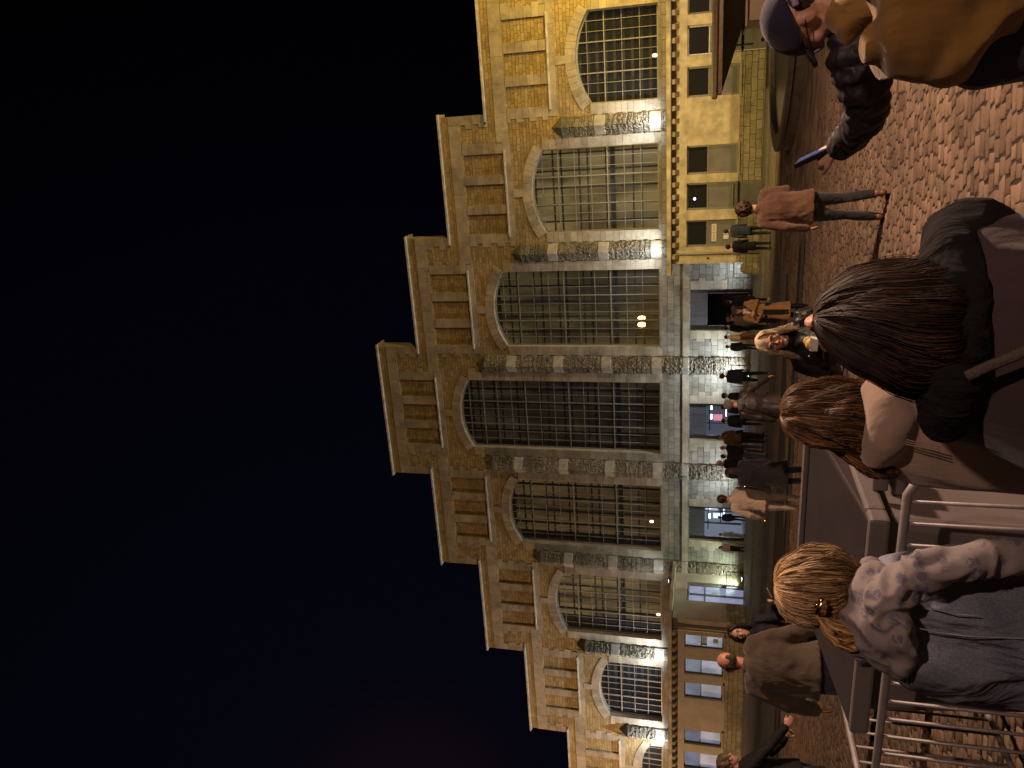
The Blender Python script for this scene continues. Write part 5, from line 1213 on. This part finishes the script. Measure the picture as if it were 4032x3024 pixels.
b.tube(gp, [.0026]*17, 6, cap=False); b.tube([P(-.064, .10, .008), P(-.083, .05, .008), P(-.088, -.01, .0)], [.0024]*3, 6); b.tube([P(.036+.027*math.cos(2*math.pi*k/12), .104, .023*math.sin(2*math.pi*k/12)) for k in range(13)], [.0026]*13, 6, cap=False); b.tube([P(-.01, .106, .006), P(.01, .106, .006)], [.0026]*2, 6)
gl = lift(b.build('spectacles', plain('spectacle_frame', (.012, .012, .012), .25), None, smooth=True), r4)
b = MB(); b.add(*ball(P(-.036, .104, 0), (.025, .0014, .021), 14, 8, M)); o = b.build('lens', glass('bright_lens', (.6, .6, .6), .35, .06), None, smooth=True); o.parent = gl
hm_ = fuse('hood', [vtube([(3300, -60, 2.98), (3330, 60, 2.90), (3365, 118, 2.88), (3400, 60, 2.86), (3420, -60, 2.86)], [.06, .068, .062, .075, .08], 16), vtube([(3380, -80, 2.88), (3385, 40, 2.86), (3370, 100, 2.88)], [.085, .075, .055], 14)], MUST, None, .008, 5, wrinkle=.010, wscale=10, seed=6); lift(hm_, r4)
# puffer sleeve with stitched rolls
PUF = plain('black_puffer_nylon', (.016, .012, .014), .6, 0, .2, 10, .35, 30)
path = [(3440, -40, 2.98), (3410, 60, 2.97), (3388, 160, 2.97), (3384, 240, 2.98), (3400, 330, 3.02), (3412, 410, 3.1), (3398, 470, 3.2), (3365, 520, 3.32), (3325, 562, 3.45), (3302, 582, 3.52)]
hwp = [150, 130, 110, 104, 92, 74, 70, 62, 52, 42]
A_ = [vat(*p) for p in path]; N_ = 64; PP = []; RR = []
for k in range(N_):
    u = k/(N_-1)*(len(A_)-1); i0 = min(int(u), len(A_)-2); f = u-i0
    p0, p1, p2, p3 = A_[max(i0-1, 0)], A_[i0], A_[i0+1], A_[min(i0+2, len(A_)-1)]
    PP.append(.5*((2*p1)+(p2-p0)*f+(2*p0-5*p1+4*p2-p3)*f*f+(3*p1-p0-3*p2+p3)*f**3))
    w0 = (hwp[i0]*(1-f)+hwp[i0+1]*f)/3028*path[i0][2]; RR.append(w0*(.89+.17*abs(math.sin(k*math.pi/4.4))))
sl = fuse('puffer_jacket', [loft(PP, RR, 22, cap=False), vloft([(3380, -220, 60), (3450, -260, 130), (3600, -280, 150), (4000, -280, 140), (4600, -280, 120)], 3.0, [.1, .14, .15, .16, .16])], PUF, None, .0075, 2, wrinkle=.010, wscale=15, wstretch=(1, 1, 1), seed=8); lift(sl, r4)
# the phone is a thing of its own, held in the hand
pa, pb_ = vat(3258, 590, 3.60), vat(3165, 634, 3.66); ax_ = (pb_-pa).normalized(); q_ = FH*.93+LATH*.36; wd_ = (q_-ax_*q_.dot(ax_)).normalized(); nn_ = ax_.cross(wd_)
pc = (pa+pb_)/2; ph = empty('phone', pc, label='dark phone with a blue edge held up by the capped person', cat='phone')
def obox(name, c, ex, ey, ez, mat, par, bev=.002):
    b = MB(); vs = [c+ax_*(a*ex)+wd_*(q*ey)+nn_*(w2_*ez) for w2_ in (-1, 1) for a, q in ((-1, -1), (1, -1), (1, 1), (-1, 1))]
    b.add(vs, [(0, 3, 2, 1), (4, 5, 6, 7), (0, 1, 5, 4), (1, 2, 6, 5), (2, 3, 7, 6), (3, 0, 4, 7)]); return b.build(name, mat, par, bevel=bev)
Z0 = Vector((0, 0, 0))
obox('phone_case', Z0, .086, .042, .011, plain('phone_black', (.012, .012, .014), .3), ph); obox('screen', nn_*-.0125, .078, .037, .0008, emit('screen_blue', (.01, .04, .22), .15), ph, 0)
obox('camera_bump', ax_*.062+nn_*.012+wd_*.01, .014, .016, .003, plain('pale_trim', (.5, .42, .34), .3), ph)

# --- mustard coat cut by the right edge
r5 = standing(2.25, -60, 'person in a mustard coat with dark navy below, cut off by the right edge')
c5_ = vat(3150, -190, 2.3)
hp, P, M = head_parts(c5_, c5_+Vector((0, -.03, -.19)), 0, 0, 1.05, False); hp.append(loft([c5_+Vector((0, 0, -.15)), c5_+Vector((0, 0, -.9)), c5_+Vector((0, 0, -1.7))], [.06, .12, .12], 12)); lift(fuse('body', hp, SKIN, None, .01, 3), r5)
MUST5 = cloth('mustard_canvas', (.19, .105, .022), .9, .9, 4)
cm = fuse('mustard_coat', [vloft([(3398, 150, 205), (3412, 105, 234), (3436, 50, 260), (3465, -30, 282), (3500, -200, 298), (3600, -420, 318), (3726, -430, 330), (3830, -430, 300), (3920, -430, 245), (3985, -430, 190)], 2.22, [.02, .05, .09, .12, .15, .175, .18, .18, .17, .16]),
     vloft([(3310, -260, -130), (3350, -350, -70), (3420, -420, -8), (3520, -430, 120), (3700, -430, 200)], 2.27, [.07, .11, .13, .14, .15])], MUST5, None, .009, 4, wrinkle=.022, wscale=8, wstretch=(.7, .7, 1.5), seed=12); lift(cm, r5)
nv = fuse('trousers', [vloft([(3745, -420, 250), (3790, -420, 335), (3860, -420, 352), (3950, -420, 330), (4080, -420, 300), (4600, -400, 260), (5600, -380, 200)], 2.28, [.12, .155, .16, .16, .16, .15, .13])], cloth('deep_navy_cloth', (.014, .018, .036), .85, .5), None, .012, 6, wrinkle=.008); lift(nv, r5)
hb = fuse('hair', [ball(c5_+Vector((0, -.02, .03)), (.09, .105, .1), 14, 8)], H_DARK, None, .01, 2, wrinkle=.005); lift(hb, r5)

# --- blonde woman with glasses facing the camera
rt, J, P, M, k = person('pale blonde person in black glasses and a leather jacket eating, facing the camera', -1.74, 6.02, 168, 1.74, LEATHER, BLACK, SHOE, None, H_ASH,
       dict(elL=(-.30, .03, 1.17), wrL=(-.215, .17, 1.335), elR=(.27, -.02, 1.15), wrR=(.05, .235, 1.27)), .80, 2, glasses=True, curl=.75, yaw=0, tilt=2)
ring = [(P(.005, -.035, .125), .012, .015), (P(.004, -.030, .118), .045, .06), (P(0, -.03, .09), .074, .085), (P(0, -.03, .04), .090, .098), (P(0, -.03, -.02), .098, .095), (P(0, -.03, -.08), .108, .085), (P(.0, -.03, -.14), .128, .08), (P(.0, -.02, -.20), .138, .075), (P(.01, -.02, -.27), .135, .07)]
strands('hair', H_ASH, rt, ring, 2200, 6, wave=.010, freq=9, clump=.5, rad=.0014, rag=.25, lat=M @ Vector((1, 0, 0)), phi=(-2.25, 2.25), fly=.02, seg=16, core_mat=hair_mat('blonde_mass', (.25, .17, .09), (.35, .25, .14), (.4, .3, .18)))
strands('fringe', H_ASH, rt, [(P(.004, .01, .118), .03, .03), (P(.004, .02, .108), .052, .055), (P(0, .03, .07), .078, .058), (P(0, .03, .02), .092, .050), (P(0, .03, -.05), .098, .045), (P(0, .04, -.12), .112, .05), (P(.0, .06, -.19), .125, .05)], 900, 7, wave=.008, clump=.5, rad=.0014, rag=.25,
        lat=M @ Vector((1, 0, 0)), phi=(1.15, 2.2), fly=.02, seg=16, core=False)
strands('fringe', H_ASH, rt, [(P(.004, .01, .118), .03, .03), (P(.004, .02, .108), .052, .055), (P(0, .03, .07), .078, .058), (P(0, .03, .02), .092, .050), (P(0, .03, -.05), .098, .045), (P(0, .04, -.12), .112, .05), (P(.0, .06, -.19), .125, .05)], 900, 8, wave=.008, clump=.5, rad=.0014, rag=.25,
        lat=M @ Vector((1, 0, 0)), phi=(-2.2, -1.15), fly=.02, seg=16, core=False)
fuse('hair_crown', [ball(P(0, -.022, .048), (.081, .093, .084), 18, 10, M)], H_ASH, rt, .006, 1, wrinkle=.003, wscale=50)
for sx in (-1, 1):     # lapels
    b = MB(); b.add([(sx*.02, .135, 1.30), (sx*.085, .09, 1.46), (sx*.125, .105, 1.36), (sx*.05, .150, 1.22)], [(0, 1, 2, 3)]); o = b.build('lapel', LEATHER, rt); so = o.modifiers.new('s', 'SOLIDIFY'); so.thickness = .008
b = MB(); b.tube([(.05, .152, 1.2), (.03, .15, 1.05), (.02, .145, .9)], [.003]*3, 6); b.build('zip', plain('zip_metal', (.5, .5, .5), .3, 1), rt, smooth=True)
for sx in (-1, 1):
    b = MB(); b.add(*ball((sx*.105, .118, 1.375), .008)); b.build('stud', plain('zip_metal', (.5, .5, .5), .3, 1), rt, smooth=True)
wm_ = rt.matrix_basis.copy()
fp = Vector((.0, .27, 1.385)); Rz = Matrix.Rotation(R(-168), 3, 'Z'); fw = Rz @ fp+Vector((-1.74, 6.02, gz(6)))
fd = empty('sandwich', fw, label='yellow folded flatbread snack in a white napkin held by the blonde woman', cat='food')
b = MB(); vs, fs = ball((0, 0, 0), (.045, .022, .038), 14, 8); b.add(vs, fs); vs, fs = ball((.018, .012, .02), (.035, .016, .03), 12, 8); b.add(vs, fs); b.build('bread', plain('egg_bread', (.62, .44, .12), .7, 0, .3, 20, .4, 40), fd, smooth=True)
b = MB(); b.add([(-.045, -.03, -.045), (.04, -.032, -.05), (.052, -.02, .006), (.0, -.034, .012), (-.05, -.02, .0), (-.04, .03, -.045), (.045, .03, -.045), (.055, .025, .0), (-.052, .026, .006)], [(0, 1, 2, 3), (0, 3, 4), (0, 5, 6, 1), (1, 6, 7, 2), (5, 0, 4, 8)]); o = b.build('napkin', WHITE, fd); so = o.modifiers.new('s', 'SOLIDIFY'); so.thickness = .002
